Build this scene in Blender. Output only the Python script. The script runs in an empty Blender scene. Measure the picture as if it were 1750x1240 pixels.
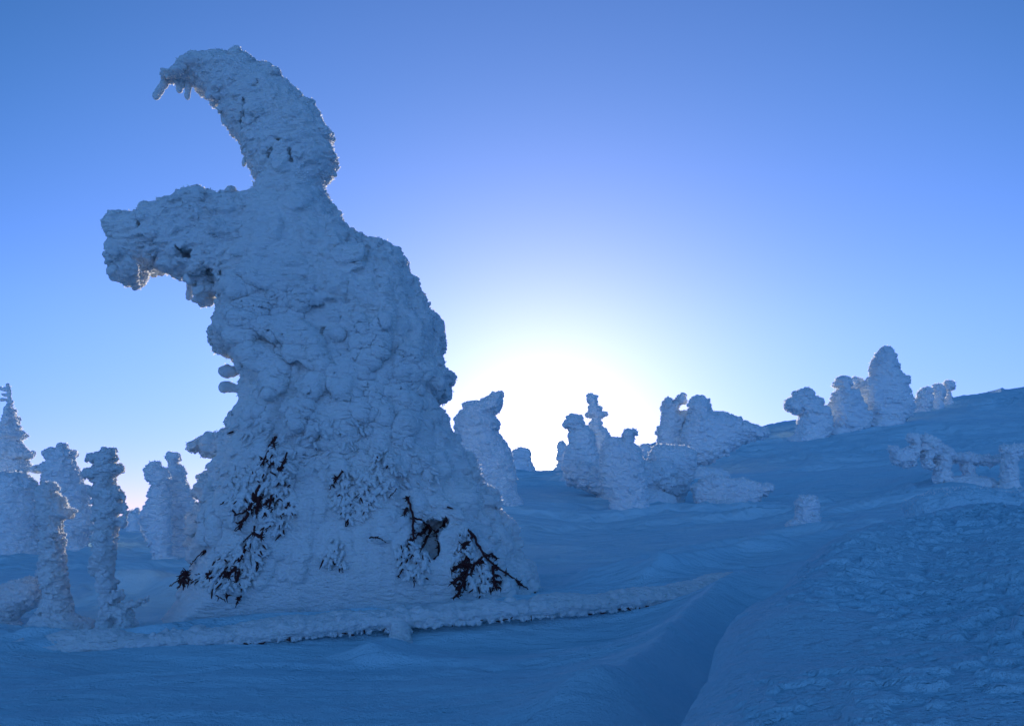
import bpy, math, random
import numpy as np
from mathutils import Vector
from mathutils.bvhtree import BVHTree

rng = np.random.default_rng(7)
random.seed(7)
SC = bpy.context.scene
COL = SC.collection

# ------------------------------------------------------------------ camera
F = 1458.0                       # focal length in photo pixels (photo 1750 wide)
HZ = 880.0                       # row of the true horizon in the photo
CAMZ = 1.6
PITCH = math.atan((HZ - 620) / F)
cam = bpy.data.cameras.new("camera")
camo = bpy.data.objects.new("camera", cam)
COL.objects.link(camo)
SC.camera = camo
cam.sensor_width = 36
cam.lens = F / 1750 * 36
cam.clip_start = 0.05
cam.clip_end = 20000
camo.location = (0, 0, CAMZ)
camo.rotation_euler = (math.radians(90) + PITCH, 0, 0)
CP, SP = math.cos(PITCH), math.sin(PITCH)


def ray(px, py):
    u = (np.asarray(px, float) - 875) / F
    v = (620 - np.asarray(py, float)) / F
    return u, CP - v * SP, SP + v * CP


def at(px, py, D):
    """world point on the plane y = D seen at photo pixel px, py"""
    x, y, z = ray(px, py)
    k = D / y
    return np.stack([x * k, np.full_like(k, D, dtype=float) if np.ndim(k) else D, CAMZ + z * k], -1)


def Z1(p): return [(150 + x / 3.444, 60 + y / 3.444) for x, y in p]
def Z2(p): return [(140 + x / 2.652, 310 + y / 2.652) for x, y in p]
def Z3(p): return [(280 + x / 2.612, 700 + y / 2.612) for x, y in p]
def Z4(p): return [(x / 2.531, 640 + y / 2.531) for x, y in p]
def Z5(p): return [(740 + x / 2.917, 640 + y / 2.917) for x, y in p]
def Z6(p): return [(1300 + x / 3.18, 570 + y / 3.18) for x, y in p]


# ------------------------------------------------------------------ noise
def _h(ix, iy, iz, seed):
    n = (ix.astype(np.int64) * 374761393 + iy.astype(np.int64) * 668265263 + iz.astype(np.int64) * 2147483647 + seed * 974634777) & 0xFFFFFFFF
    n = n.astype(np.uint32)
    n ^= n >> np.uint32(13)
    n = (n * np.uint32(1274126177)).astype(np.uint32)
    n ^= n >> np.uint32(16)
    n = (n * np.uint32(2246822519)).astype(np.uint32)
    n ^= n >> np.uint32(15)
    return n.astype(np.float32) / np.float32(4294967295.0)


def vnoise(P, seed=0):
    P = np.asarray(P, np.float64)
    I = np.floor(P)
    f = (P - I).astype(np.float32)
    I = I.astype(np.int64)
    f = f * f * f * (f * (f * 6 - 15) + 10)
    x, y, z = I[:, 0], I[:, 1], I[:, 2]
    fx, fy, fz = f[:, 0], f[:, 1], f[:, 2]
    r = 0
    for dx in (0, 1):
        wx = fx if dx else 1 - fx
        for dy in (0, 1):
            wy = fy if dy else 1 - fy
            for dz in (0, 1):
                wz = fz if dz else 1 - fz
                r = r + wx * wy * wz * _h(x + dx, y + dy, z + dz, seed)
    return r


def fbm(P, seed=0, octv=3):
    P = np.asarray(P, float)
    s, a, t = 0, 1.0, 0
    for k in range(octv):
        s = s + a * vnoise(P * (2.03 ** k) + 17.3 * k, seed + k)
        t += a
        a *= 0.5
    return s / t


def worley(P, seed=0):
    """distance to nearest jittered lattice point"""
    P = np.asarray(P, float)
    I = np.floor(P).astype(np.int64)
    best = np.full(len(P), 9.0)
    for dx in (-1, 0, 1):
        for dy in (-1, 0, 1):
            for dz in (-1, 0, 1):
                c = I + np.array([dx, dy, dz])
                q = np.stack([c[:, 0] + _h(c[:, 0], c[:, 1], c[:, 2], seed), c[:, 1] + _h(c[:, 0], c[:, 1], c[:, 2], seed + 1), c[:, 2] + _h(c[:, 0], c[:, 1], c[:, 2], seed + 2)], -1)
                best = np.minimum(best, ((P - q) ** 2).sum(1))
    return np.sqrt(best)


def noise_rot(P, a):
    c, s = math.cos(a), math.sin(a)
    return np.stack([P[:, 0] * c - P[:, 2] * s, P[:, 1], P[:, 0] * s + P[:, 2] * c], -1)


# ------------------------------------------------------------------ mesh helpers
def mesh_obj(name, V, Q, mat, parent=None, smooth=True):
    V = np.asarray(V, np.float32)
    Q = np.asarray(Q, np.int32)
    me = bpy.data.meshes.new(name)
    k = Q.shape[1]
    me.vertices.add(len(V))
    me.vertices.foreach_set("co", V.ravel())
    me.loops.add(len(Q) * k)
    me.loops.foreach_set("vertex_index", Q.ravel())
    me.polygons.add(len(Q))
    me.polygons.foreach_set("loop_start", np.arange(0, len(Q) * k, k, dtype=np.int32))
    me.polygons.foreach_set("loop_total", np.full(len(Q), k, np.int32))
    me.update(calc_edges=True)
    me.validate()
    me.polygons.foreach_set("use_smooth", np.full(len(me.polygons), smooth, bool))
    me.materials.append(mat)
    o = bpy.data.objects.new(name, me)
    COL.objects.link(o)
    if parent is not None:
        o.parent = parent
        o.matrix_parent_inverse = parent.matrix_world.inverted()
    return o


def empty(name, loc, label, cat, group=None):
    o = bpy.data.objects.new(name, None)
    o.empty_display_size = 0.3
    COL.objects.link(o)
    o.location = [float(v) for v in loc]
    o["label"] = label
    o["category"] = cat
    if group:
        o["group"] = group
    bpy.context.view_layer.update()
    return o


def tag(o, label, cat, group=None):
    o["label"] = label
    o["category"] = cat
    if group:
        o["group"] = group
    return o


def normals(V, Q):
    a, b, c, d = (V[Q[:, i]] for i in range(4))
    n = np.cross(c - a, d - b)
    N = np.zeros_like(V)
    for i in range(4):
        for k in range(3):
            N[:, k] += np.bincount(Q[:, i], n[:, k], len(V))
    return N / np.maximum(np.linalg.norm(N, axis=1, keepdims=True), 1e-9)


def surface_nets(Fv, org, h):
    nx, ny, nz = Fv.shape
    ins = Fv < 0
    cnt = np.zeros((nx - 1, ny - 1, nz - 1), np.uint8)
    for i in (0, 1):
        for j in (0, 1):
            for k in (0, 1):
                cnt += ins[i:nx - 1 + i, j:ny - 1 + j, k:nz - 1 + k]
    act = (cnt > 0) & (cnt < 8)
    idx = np.full(act.shape, -1, np.int64)
    I, J, K = np.nonzero(act)
    idx[I, J, K] = np.arange(len(I))
    P = np.zeros((len(I), 3))
    W = np.zeros(len(I))
    cor = [(i, j, k) for i in (0, 1) for j in (0, 1) for k in (0, 1)]
    val = {c: Fv[I + c[0], J + c[1], K + c[2]] for c in cor}
    for c in cor:
        for ax in range(3):
            if c[ax] == 0:
                d = list(c); d[ax] = 1; d = tuple(d)
                a, b = val[c], val[d]
                m = (a < 0) != (b < 0)
                t = np.where(m, a / np.where(m, a - b, 1), 0)
                p = np.tile(np.array(c, float), (len(I), 1))
                p[:, ax] = t
                P += p * m[:, None]
                W += m
    P /= W[:, None]
    V = (np.stack([I, J, K], -1) + P) * h + org
    quads = []
    for ax in range(3):
        a = np.take(ins, np.arange(ins.shape[ax] - 1), ax)
        b = np.take(ins, np.arange(1, ins.shape[ax]), ax)
        e = a != b
        o1, o2 = [x for x in range(3) if x != ax]
        E = np.stack(np.nonzero(e), -1)
        E = E[(E[:, o1] > 0) & (E[:, o2] > 0) & (E[:, o1] < ins.shape[o1] - 1) & (E[:, o2] < ins.shape[o2] - 1)]
        q = []
        for (d1, d2) in ((-1, -1), (0, -1), (0, 0), (-1, 0)):
            c = E.copy(); c[:, o1] += d1; c[:, o2] += d2
            q.append(idx[c[:, 0], c[:, 1], c[:, 2]])
        q = np.stack(q, -1)
        flip = a[E[:, 0], E[:, 1], E[:, 2]]
        if ax == 1:
            flip = ~flip
        q[~flip] = q[~flip][:, ::-1]
        quads.append(q)
    Q = np.concatenate(quads)
    Q = Q[(Q >= 0).all(1)]
    return V, Q


def poly_sdf(X, Z, poly):
    """signed distance (neg inside) of points to polygon"""
    p = np.asarray(poly, float)
    q = np.roll(p, -1, 0)
    d2 = np.full(X.shape, 1e9, np.float32)
    ins = np.zeros(X.shape, bool)
    for (ax, az), (bx, bz) in zip(p, q):
        ex, ez = bx - ax, bz - az
        L = ex * ex + ez * ez
        if L < 1e-12:
            continue
        t = np.clip(((X - ax) * ex + (Z - az) * ez) / L, 0, 1)
        d2 = np.minimum(d2, (X - ax - t * ex) ** 2 + (Z - az - t * ez) ** 2)
        if az != bz:
            c = ((az > Z) != (bz > Z)) & (X < (bx - ax) * (Z - az) / (bz - az) + ax)
            ins ^= c
    d = np.sqrt(d2)
    return np.where(ins, -d, d)


class Field:
    """signed distance grid that blobs are merged into"""
    def __init__(s, lo, hi, h):
        s.h = h
        s.lo = np.array(lo, float)
        n = np.ceil((np.array(hi) - s.lo) / h).astype(int) + 1
        s.ax = [s.lo[i] + h * np.arange(n[i]) for i in range(3)]
        s.F = np.full(tuple(n), 9.0, np.float32)
        s.d2 = np.full((n[0], n[2]), 9.0, np.float32)
        s.N = None

    def noise(s, freq, seed):
        """coarse noise volume, interpolated up to the grid, to make blobs irregular"""
        st = 4
        ax = [a[0] + s.h * st * np.arange(int(np.ceil(len(a) / st)) + 1) for a in s.ax]
        G = np.stack(np.meshgrid(*ax, indexing="ij"), -1)
        n = (fbm(G.reshape(-1, 3) * freq, seed, 3) - 0.5).reshape(G.shape[:3]).astype(np.float32)
        for i in range(3):
            m = s.F.shape[i]
            t = np.arange(m) / st
            a = np.floor(t).astype(int)
            sh = [1, 1, 1]; sh[i] = m
            w = (t - a).astype(np.float32).reshape(sh)
            n = np.take(n, a, i) * (1 - w) + np.take(n, a + 1, i) * w
        s.N = n

    def inflate(s, poly, D, R, lean=None, inset=0.0):
        """round body whose outline (in the plane y=D) is poly; R = half depth, number or f(z)"""
        X, Z = np.meshgrid(s.ax[0], s.ax[2], indexing="ij")
        d = poly_sdf(X, Z, poly).astype(np.float32)
        s.d2 = np.minimum(s.d2, d)
        d = d + inset
        r = (np.full(Z.shape, R) if not callable(R) else R(Z)).astype(np.float32)
        yc = np.full(Z.shape, D) if lean is None else D + lean(X, Z)
        c = np.maximum(d + r, 0)
        out = np.maximum(d, 0)
        for j, y in enumerate(s.ax[1]):
            f = np.sqrt(c * c + (y - yc) ** 2) - r
            s.F[:, j, :] = np.minimum(s.F[:, j, :], f)

    def blob(s, c, rad, axes=None, k=0.03, sub=False):
        c = np.asarray(c, float)
        R = max(rad) + 2.5 * k + s.h * 2
        sl, loc = [], []
        for i in range(3):
            a = max(0, int((c[i] - R - s.lo[i]) / s.h)); b = min(s.F.shape[i], int((c[i] + R - s.lo[i]) / s.h) + 2)
            if b <= a:
                return
            sl.append(slice(a, b)); loc.append(s.ax[i][a:b] - c[i])
        P = np.stack(np.meshgrid(*loc, indexing="ij"), -1).astype(np.float32)
        if axes is not None:
            P = P @ np.asarray(axes, np.float32).T
        q = P / np.asarray(rad, np.float32)
        l = np.sqrt((q * q).sum(-1)) + 1e-6
        g = np.sqrt(((q / np.asarray(rad, np.float32)) ** 2).sum(-1)) + 1e-6
        f = l * (l - 1) / g
        if s.N is not None and not sub and min(rad) > 0.03:
            f = f + (s.N[tuple(sl)] + 0.16) * (1.5 * min(rad))
        A = s.F[tuple(sl)]
        if sub:
            G = np.stack(np.meshgrid(*[s.ax[i][sl[i]] for i in range(3)], indexing="ij"), -1).reshape(-1, 3)
            nz = fbm(G * (0.8 / min(rad)), 301, 3).reshape(f.shape) - 0.5
            f = -(f + nz * 1.7 * min(rad))
            s.F[tuple(sl)] = np.maximum(A, f)
        else:
            h = np.clip(0.5 + 0.5 * (A - f) / k, 0, 1)
            s.F[tuple(sl)] = A * (1 - h) + f * h - k * h * (1 - h)

    def capsule(s, a, b, ra, rb, k=0.02):
        a = np.asarray(a, float); b = np.asarray(b, float)
        n = max(2, int(np.linalg.norm(b - a) / (0.6 * max(min(ra, rb), s.h))) + 1)
        for t in np.linspace(0, 1, n):
            r = ra + (rb - ra) * t
            s.blob(a + (b - a) * t, (r, r, r), k=k)

    def surf(s, n, rnd, ymax=None):
        """n random points on the zero set with outward normals"""
        m = np.abs(s.F) < s.h * 0.9
        if ymax is not None:
            m[:, s.ax[1] > ymax, :] = False
        I = np.stack(np.nonzero(m), -1)
        I = I[(I > 0).all(1) & (I < np.array(s.F.shape) - 1).all(1)]
        if len(I) == 0:
            return np.zeros((0, 3)), np.zeros((0, 3))
        I = I[rnd.integers(0, len(I), n)]
        G = np.zeros((len(I), 3))
        for a in range(3):
            e = np.zeros(3, int); e[a] = 1
            p, q = I + e, I - e
            G[:, a] = s.F[p[:, 0], p[:, 1], p[:, 2]] - s.F[q[:, 0], q[:, 1], q[:, 2]]
        G /= np.maximum(np.linalg.norm(G, axis=1, keepdims=True), 1e-6)
        return s.lo + I * s.h, G

    def shingles(s, n, rmin, rmax, rnd, k=0.03, ymax=None, push=0.35, droop=1.0, keep=None, shape=(1.0, 0.62, 1.15), tol=None):
        P, G = s.surf(n, rnd, ymax)
        for p, g in zip(P, G):
            if keep is not None and not keep(p):
                continue
            r = rmin + (rmax - rmin) * rnd.random() ** 1.8
            if tol is not None:
                for _ in range(3):
                    c = p - g * r * push
                    i = int(round((c[0] - s.lo[0]) / s.h)); kk = int(round((c[2] - s.lo[2]) / s.h))
                    dd = -s.d2[min(max(i, 0), s.d2.shape[0] - 1), min(max(kk, 0), s.d2.shape[1] - 1)]
                    r = min(r, (max(dd, 0) + tol) / max(shape) * 0.95)
                if r < 0.55 * rmin:
                    continue
            dn = np.array([0, 0, -1.0]) - g * (-g[2])
            L = np.linalg.norm(dn)
            dn = dn / L if L > 0.2 else np.array([0.3, -0.95, 0.0])
            dn = dn + g * 0.45 * droop + rnd.normal(0, 0.25, 3)
            dn /= np.linalg.norm(dn)
            w = np.cross(dn, g); w /= max(np.linalg.norm(w), 1e-6)
            o = np.cross(w, dn)
            j = 0.8 + 0.4 * rnd.random(3)
            s.blob(p - g * r * push, (r * shape[0] * j[0], r * shape[1] * j[1], r * shape[2] * j[2]), np.stack([w, o, dn]), k=k)

    def drape(s, n, rmin, rmax, lmin, lmax, rnd, keep, k=0.03, lift=0.5, ymax=None, tol=0.05, side=0.35):
        """snow-loaded boughs hanging down over the surface, lower ones first"""
        F0 = s.F.copy()
        top = np.array(s.F.shape) - 2

        def look(p):
            i = np.clip(np.round((p - s.lo) / s.h).astype(int), 1, top)
            g = np.array([F0[i[0] + 1, i[1], i[2]] - F0[i[0] - 1, i[1], i[2]], F0[i[0], i[1] + 1, i[2]] - F0[i[0], i[1] - 1, i[2]], F0[i[0], i[1], i[2] + 1] - F0[i[0], i[1], i[2] - 1]])
            return float(F0[tuple(i)]), g / max(np.linalg.norm(g), 1e-6), -float(s.d2[i[0], i[2]])

        P, _ = s.surf(n * 3, rnd, ymax)
        P = [p for p in P if keep(p)][:n]
        for p in sorted(P, key=lambda q: q[2]):
            r0 = rmin + (rmax - rmin) * rnd.random() ** 1.5
            L = lmin + (lmax - lmin) * rnd.random()
            m = max(4, int(L / (0.55 * r0)))
            drift = rnd.normal(0, side)
            for t in np.linspace(0, 1, m):
                fv, g, dd = look(p)
                p = p - g * np.clip(fv, -0.05, 0.05)
                dn = np.array([0, 0, -1.0]) + g * g[2]
                dn /= max(np.linalg.norm(dn), 1e-3)
                w = np.cross(dn, g); w /= max(np.linalg.norm(w), 1e-6)
                prof = (0.45 + 0.75 * math.sin(math.pi * min(1, 0.15 + 0.85 * t) ** 1.3)) if t < 0.8 else 1.05 - 0.9 * (t - 0.8)
                r = r0 * prof * (0.85 + 0.3 * rnd.random())
                off = (-0.55 + lift * 1.1 * t) * r
                r = min(r, (max(dd, 0) + tol) * 0.85)
                if r > 0.02:
                    s.blob(p + g * off, (r * 1.15, r * 0.72, r * 1.0), np.stack([w, np.cross(w, dn), dn]), k=k if t < 0.75 else k * 0.5)
                p = p + (dn + w * (drift + rnd.normal(0, 0.25))) * (L / m)

    def mesh(s):
        return surface_nets(s.F, s.lo, s.h)


def rime_detail(V, Q, amp=1.0, sc=1.0, tilt=0.12, seed=3, lam=1.0):
    """wind packed rime: horizontal laminae with scalloped lips, then crystal grain"""
    N = normals(V, Q)
    P = noise_rot(V / sc, tilt)
    warp = np.stack([fbm(P * 1.7, seed + 20, 2), fbm(P * 1.7 + 9, seed + 21, 2), fbm(P * 1.7 + 5, seed + 22, 2)], -1) - 0.5
    Pw = P + warp * np.array([0.5, 0.5, 0.32])
    n1 = vnoise(Pw * np.array([2.6, 2.6, 8.5]), seed)
    r1 = 1 - np.abs(2 * n1 - 1)
    n2 = vnoise(Pw * np.array([6.5, 6.5, 19]), seed + 1)
    r2 = 1 - np.abs(2 * n2 - 1)
    n3 = vnoise(P * np.array([22., 22., 40.]), seed + 2)
    n4 = vnoise(P * 47., seed + 3)
    d = lam * (0.062 * (r1 - 0.55) + 0.058 * (r2 - 0.55)) + 0.024 * (n3 - 0.5) + 0.010 * (n4 - 0.5)
    return V + N * (d * amp * sc)[:, None]


# ------------------------------------------------------------------ materials
def new_mat(name):
    m = bpy.data.materials.new(name)
    m.use_nodes = True
    nt = m.node_tree
    b = nt.nodes["Principled BSDF"]
    return m, nt, b


def N(nt, t, **kw):
    n = nt.nodes.new(t)
    for k, v in kw.items():
        setattr(n, k, v)
    return n


def snow_mat(name, col, col2, grain, gscale, stretch, streak, sscale, sss=0.0, rad=0.03):
    m, nt, b = new_mat(name)
    L = nt.links
    geo = N(nt, "ShaderNodeNewGeometry")
    mp = N(nt, "ShaderNodeMapping"); mp.inputs["Scale"].default_value = stretch
    L.new(geo.outputs["Position"], mp.inputs[0])
    n0 = N(nt, "ShaderNodeTexNoise"); n0.inputs["Scale"].default_value = 0.9; n0.inputs["Detail"].default_value = 6
    L.new(geo.outputs["Position"], n0.inputs["Vector"])
    cr = N(nt, "ShaderNodeValToRGB")
    cr.color_ramp.elements[0].position = 0.35; cr.color_ramp.elements[0].color = (*col2, 1)
    cr.color_ramp.elements[1].position = 0.65; cr.color_ramp.elements[1].color = (*col, 1)
    L.new(n0.outputs["Fac"], cr.inputs[0])
    L.new(cr.outputs[0], b.inputs["Base Color"])
    b.inputs["Roughness"].default_value = 0.75
    b.inputs["Specular IOR Level"].default_value = 0.25
    if sss:
        b.inputs["Subsurface Weight"].default_value = sss
        b.inputs["Subsurface Radius"].default_value = (1.0, 0.85, 0.7)
        b.inputs["Subsurface Scale"].default_value = rad
    n1 = N(nt, "ShaderNodeTexNoise"); n1.inputs["Scale"].default_value = gscale; n1.inputs["Detail"].default_value = 5; n1.inputs["Roughness"].default_value = 0.65
    L.new(geo.outputs["Position"], n1.inputs["Vector"])
    n2 = N(nt, "ShaderNodeTexNoise"); n2.inputs["Scale"].default_value = sscale; n2.inputs["Detail"].default_value = 4
    L.new(mp.outputs[0], n2.inputs["Vector"])
    b1 = N(nt, "ShaderNodeBump"); b1.inputs["Strength"].default_value = 1.0; b1.inputs["Distance"].default_value = streak
    L.new(n2.outputs["Fac"], b1.inputs["Height"])
    b2 = N(nt, "ShaderNodeBump"); b2.inputs["Strength"].default_value = 1.0; b2.inputs["Distance"].default_value = grain
    L.new(n1.outputs["Fac"], b2.inputs["Height"]); L.new(b1.outputs[0], b2.inputs["Normal"])
    L.new(b2.outputs[0], b.inputs["Normal"])
    return m


M_RIME = snow_mat("rime", (0.86, 0.88, 0.88), (0.78, 0.82, 0.84), 0.035, 34, (1, 1, 3.4), 0.05, 8, sss=0.35, rad=0.028)
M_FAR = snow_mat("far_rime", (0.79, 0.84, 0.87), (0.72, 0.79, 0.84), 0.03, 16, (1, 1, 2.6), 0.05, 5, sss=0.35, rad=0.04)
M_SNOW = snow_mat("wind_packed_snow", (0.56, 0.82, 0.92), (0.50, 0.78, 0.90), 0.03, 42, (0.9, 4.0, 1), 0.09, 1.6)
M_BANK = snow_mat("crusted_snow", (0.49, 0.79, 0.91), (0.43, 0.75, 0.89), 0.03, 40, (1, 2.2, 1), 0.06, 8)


def bark_mat():
    m, nt, b = new_mat("bare_bark")
    L = nt.links
    n = N(nt, "ShaderNodeTexNoise"); n.inputs["Scale"].default_value = 40
    cr = N(nt, "ShaderNodeValToRGB")
    cr.color_ramp.elements[0].color = (0.030, 0.006, 0.008, 1)
    cr.color_ramp.elements[1].color = (0.10, 0.016, 0.018, 1)
    L.new(n.outputs["Fac"], cr.inputs[0]); L.new(cr.outputs[0], b.inputs["Base Color"])
    b.inputs["Roughness"].default_value = 0.9
    bp = N(nt, "ShaderNodeBump"); bp.inputs["Distance"].default_value = 0.01
    L.new(n.outputs["Fac"], bp.inputs["Height"]); L.new(bp.outputs[0], b.inputs["Normal"])
    return m


M_BARK = bark_mat()

# ------------------------------------------------------------------ terrain
TP = np.array([
    # px, py, distance
    (-700, 1300, 5), (-200, 1300, 5), (0, 1300, 5.1), (400, 1300, 5.2), (800, 1300, 5.1), (1100, 1300, 4.9), (1500, 1300, 4.7), (1900, 1300, 4.7), (2500, 1300, 4.7),
    (0, 1200, 6.9), (400, 1200, 7.0), (800, 1195, 7.0), (1100, 1195, 6.6), (1300, 1180, 6.4), (1600, 1150, 6.5), (1900, 1130, 6.5),
    (-100, 1140, 8.6), (100, 1140, 8.7), (300, 1140, 8.8), (600, 1128, 9.0), (900, 1110, 9.3), (1100, 1085, 9.6),
    (0, 1105, 10.0), (300, 1100, 10.1), (600, 1085, 10.4), (900, 1060, 10.8), (1150, 1035, 11.0), (1250, 1010, 11.4),
    (60, 1092, 11.4), (190, 1088, 11.6), (300, 1068, 12.0),
    (420, 1062, 11.6), (640, 1046, 11.7), (880, 1028, 12.0),
    (250, 1010, 17), (100, 1015, 17), (-200, 1020, 17), (0, 955, 27), (100, 950, 26), (270, 975, 22), (230, 935, 31), (500, 935, 25),
    (-300, 905, 50), (50, 905, 50), (230, 905, 45), (-300, 893, 100), (50, 893, 100), (230, 896, 90), (-300, 884, 300), (100, 884, 300), (400, 884, 300),
    (400, 890, 50), (600, 880, 35), (600, 850, 60), (500, 870, 70),
    (950, 985, 15), (1000, 960, 17.5), (1000, 905, 23), (980, 876, 25), (1060, 874, 25), (1110, 848, 29), (850, 856, 26), (760, 870, 25), (940, 822, 40), (930, 800, 55),
    (940, 792, 66), (840, 800, 62), (740, 820, 60), (1060, 775, 62),
    (1200, 940, 18), (1200, 865, 28), (1200, 800, 42), (1180, 758, 52), (1310, 735, 60), (1120, 762, 58),
    (1380, 912, 19), (1380, 880, 23), (1400, 835, 31), (1500, 858, 27), (1500, 780, 41), (1420, 741, 51), (1520, 726, 52), (1600, 691, 60), (1700, 672, 64), (1750, 666, 65), (2100, 640, 66), (2600, 640, 66),
    (1620, 826, 25), (1700, 842, 24), (1750, 780, 36), (1750, 720, 50), (2200, 780, 36), (2600, 780, 36), (2200, 850, 22), (2600, 850, 22),
    (1400, 990, 10.5), (1600, 950, 10.5), (1900, 930, 10.5), (2500, 930, 10.5), (1300, 1000, 11.5), (1450, 945, 14), (1650, 920, 14), (2000, 900, 14), (2500, 900, 14),
    (840, 835, 110), (1000, 820, 110), (1300, 800, 110), (1700, 750, 110), (2400, 750, 110), (600, 868, 110),
    (840, 878, 300), (1300, 870, 300), (1700, 850, 300), (2400, 850, 300),
])


class Warp:
    """elevation angle as a thin-plate spline of azimuth and log distance"""
    def __init__(s, T):
        P = at(T[:, 0], T[:, 1], T[:, 2])
        s.c = s.warp(P[:, 0], P[:, 1])
        r = np.hypot(P[:, 0], P[:, 1])
        e = (P[:, 2] - CAMZ) / r
        n = len(e)
        A = np.zeros((n + 3, n + 3))
        A[:n, :n] = s.ker(s.c, s.c) + np.eye(n) * 1e-3
        A[:n, n] = 1; A[:n, n + 1:] = s.c
        A[n:, :n] = A[:n, n:].T
        s.w = np.linalg.solve(A, np.concatenate([e, np.zeros(3)]))

    @staticmethod
    def warp(x, y):
        return np.stack([np.arctan2(x, y) * 2.2, np.log(np.maximum(np.hypot(x, y), 1e-3))], -1)

    @staticmethod
    def ker(a, b):
        d2 = ((a[:, None, :] - b[None, :, :]) ** 2).sum(-1)
        return 0.5 * d2 * np.log(d2 + 1e-12)

    def z(s, x, y, thmax=0.75, rmin=4.6, rmax=400):
        th = np.clip(np.arctan2(x, y), -thmax, thmax)
        r0 = np.hypot(x, y)
        r = np.clip(r0, rmin, rmax)
        q = np.stack([th * 2.2, np.log(r)], -1)
        out = np.empty(len(q))
        n = len(s.c)
        for i in range(0, len(q), 60000):
            b = q[i:i + 60000]
            out[i:i + 60000] = s.ker(b, s.c) @ s.w[:n] + s.w[n] + b @ s.w[n + 1:]
        z = CAMZ + r * out
        # behind the camera everything eases to level snow
        az = np.abs(np.arctan2(x, y))
        k = np.clip((az - 0.8) / 1.0, 0, 1); k = k * k * (3 - 2 * k)
        return z * (1 - k) + (-0.1) * k


TERR = Warp(TP)


def poly_dist(x, y, pl):
    """distance to a plan polyline, signed side (+ = left of travel), parameter"""
    d = np.full(x.shape, 1e9); sg = np.zeros(x.shape); tt = np.zeros(x.shape)
    n = len(pl) - 1
    for i in range(n):
        ax, ay = pl[i]; bx, by = pl[i + 1]
        ex, ey = bx - ax, by - ay
        L = ex * ex + ey * ey
        t0 = ((x - ax) * ex + (y - ay) * ey) / L
        t = np.clip(t0, 0, 1)
        dd = np.hypot(x - ax - t * ex, y - ay - t * ey)
        cr = ex * (y - ay) - ey * (x - ax)
        m = dd < d
        d = np.where(m, dd, d); sg = np.where(m, np.sign(cr), sg); tt = np.where(m, (i + t0) / n, tt)
    return d, sg, tt


def plan(pts):
    return [tuple(at(px, py, D)[:2]) for px, py, D in pts]


RIDGES = [
    # polyline, height, width left, width right (of travel)
    (plan([(960, 1215, 6.3), (1060, 1185, 6.7), (1110, 1145, 7.5), (1150, 1095, 8.6), (1190, 1055, 9.7), (1235, 1030, 10.5), (1290, 1020, 11.2)]), 0.42, 0.40, 0.75),
    (plan([(120, 1165, 7.9), (300, 1158, 8.0), (470, 1146, 8.3), (600, 1118, 8.8), (690, 1100, 9.2)]), 0.12, 0.22, 0.7),
    (plan([(690, 1100, 9.2), (860, 1100, 9.0), (1050, 1090, 8.8)]), 0.05, 0.25, 0.6),
    (plan([(620, 1130, 8.5), (690, 1104, 9.3)]), 0.17, 0.35, 0.4),
    (plan([(980, 1010, 13.6), (1060, 1000, 13.6), (1110, 978, 14.6), (1190, 976, 14.8)]), 0.3, 0.6, 0.35),
    (plan([(1110, 1000, 13.0), (1180, 980, 13.8), (1260, 962, 14.6), (1360, 945, 15)]), 0.36, 0.8, 0.3),
    (plan([(1270, 960, 15), (1340, 948, 15.6), (1420, 935, 16.2), (1500, 920, 17)]), 0.26, 0.9, 0.4),
    (plan([(180, 1015, 15.5), (260, 1010, 15.5), (330, 1020, 14.6)]), 0.38, 0.9, 0.4),
    (plan([(820, 872, 27), (900, 880, 25), (990, 878, 25)]), 0.12, 0.8, 0.4),
]
RIDGES.append((plan([(0, 1128, 10.12), (206, 1112, 10.17), (450, 1092, 10.27), (597, 1077, 10.42), (741, 1064, 10.57), (900, 1052, 10.77), (1021, 1042, 11.02), (1143, 1030, 11.3), (1260, 1010, 11.7)]), 0.17, 1.1, 0.13))
HOLLOWS = [
    (plan([(936, 795, 48), (936, 795, 62), (936, 795, 80)]), 0.85, 1.1),  # notch added to the ridge; bright sky in it stands in for sun glare
    (plan([(1180, 1200, 5.9), (1215, 1130, 7.0), (1260, 1060, 8.6), (1330, 1005, 10.2)]), 0.42, 0.6),
    (plan([(200, 1120, 9.0), (450, 1118, 9.1), (680, 1100, 9.6), (950, 1072, 10.0), (1130, 1052, 10.2)]), 0.17, 0.5),
]


def terrain(x, y):
    z = TERR.z(x, y)
    r = np.hypot(x, y)
    for pl, A, wl, wr in RIDGES:
        near = (r > 4) & (r < 40) & (y > 0)
        d, sg, t = poly_dist(x[near], y[near], pl)
        w = np.where(sg > 0, wl, wr)
        fade = np.clip((t + 0.15) / 0.25, 0, 1) * np.clip((1.15 - t) / 0.25, 0, 1)
        k = np.abs(d) / w
        z[near] += A * np.exp(-np.sqrt(k * k + 0.006) * 1.15) * fade
    for pl, A, w in HOLLOWS:
        near = (r > 3) & (r < 95) & (y > 0)
        d, sg, t = poly_dist(x[near], y[near], pl)
        fade = np.clip((t + 0.2) / 0.3, 0, 1) * np.clip((1.2 - t) / 0.3, 0, 1)
        z[near] -= A * np.exp(-(d / w) ** 2) * fade
    return z


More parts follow.
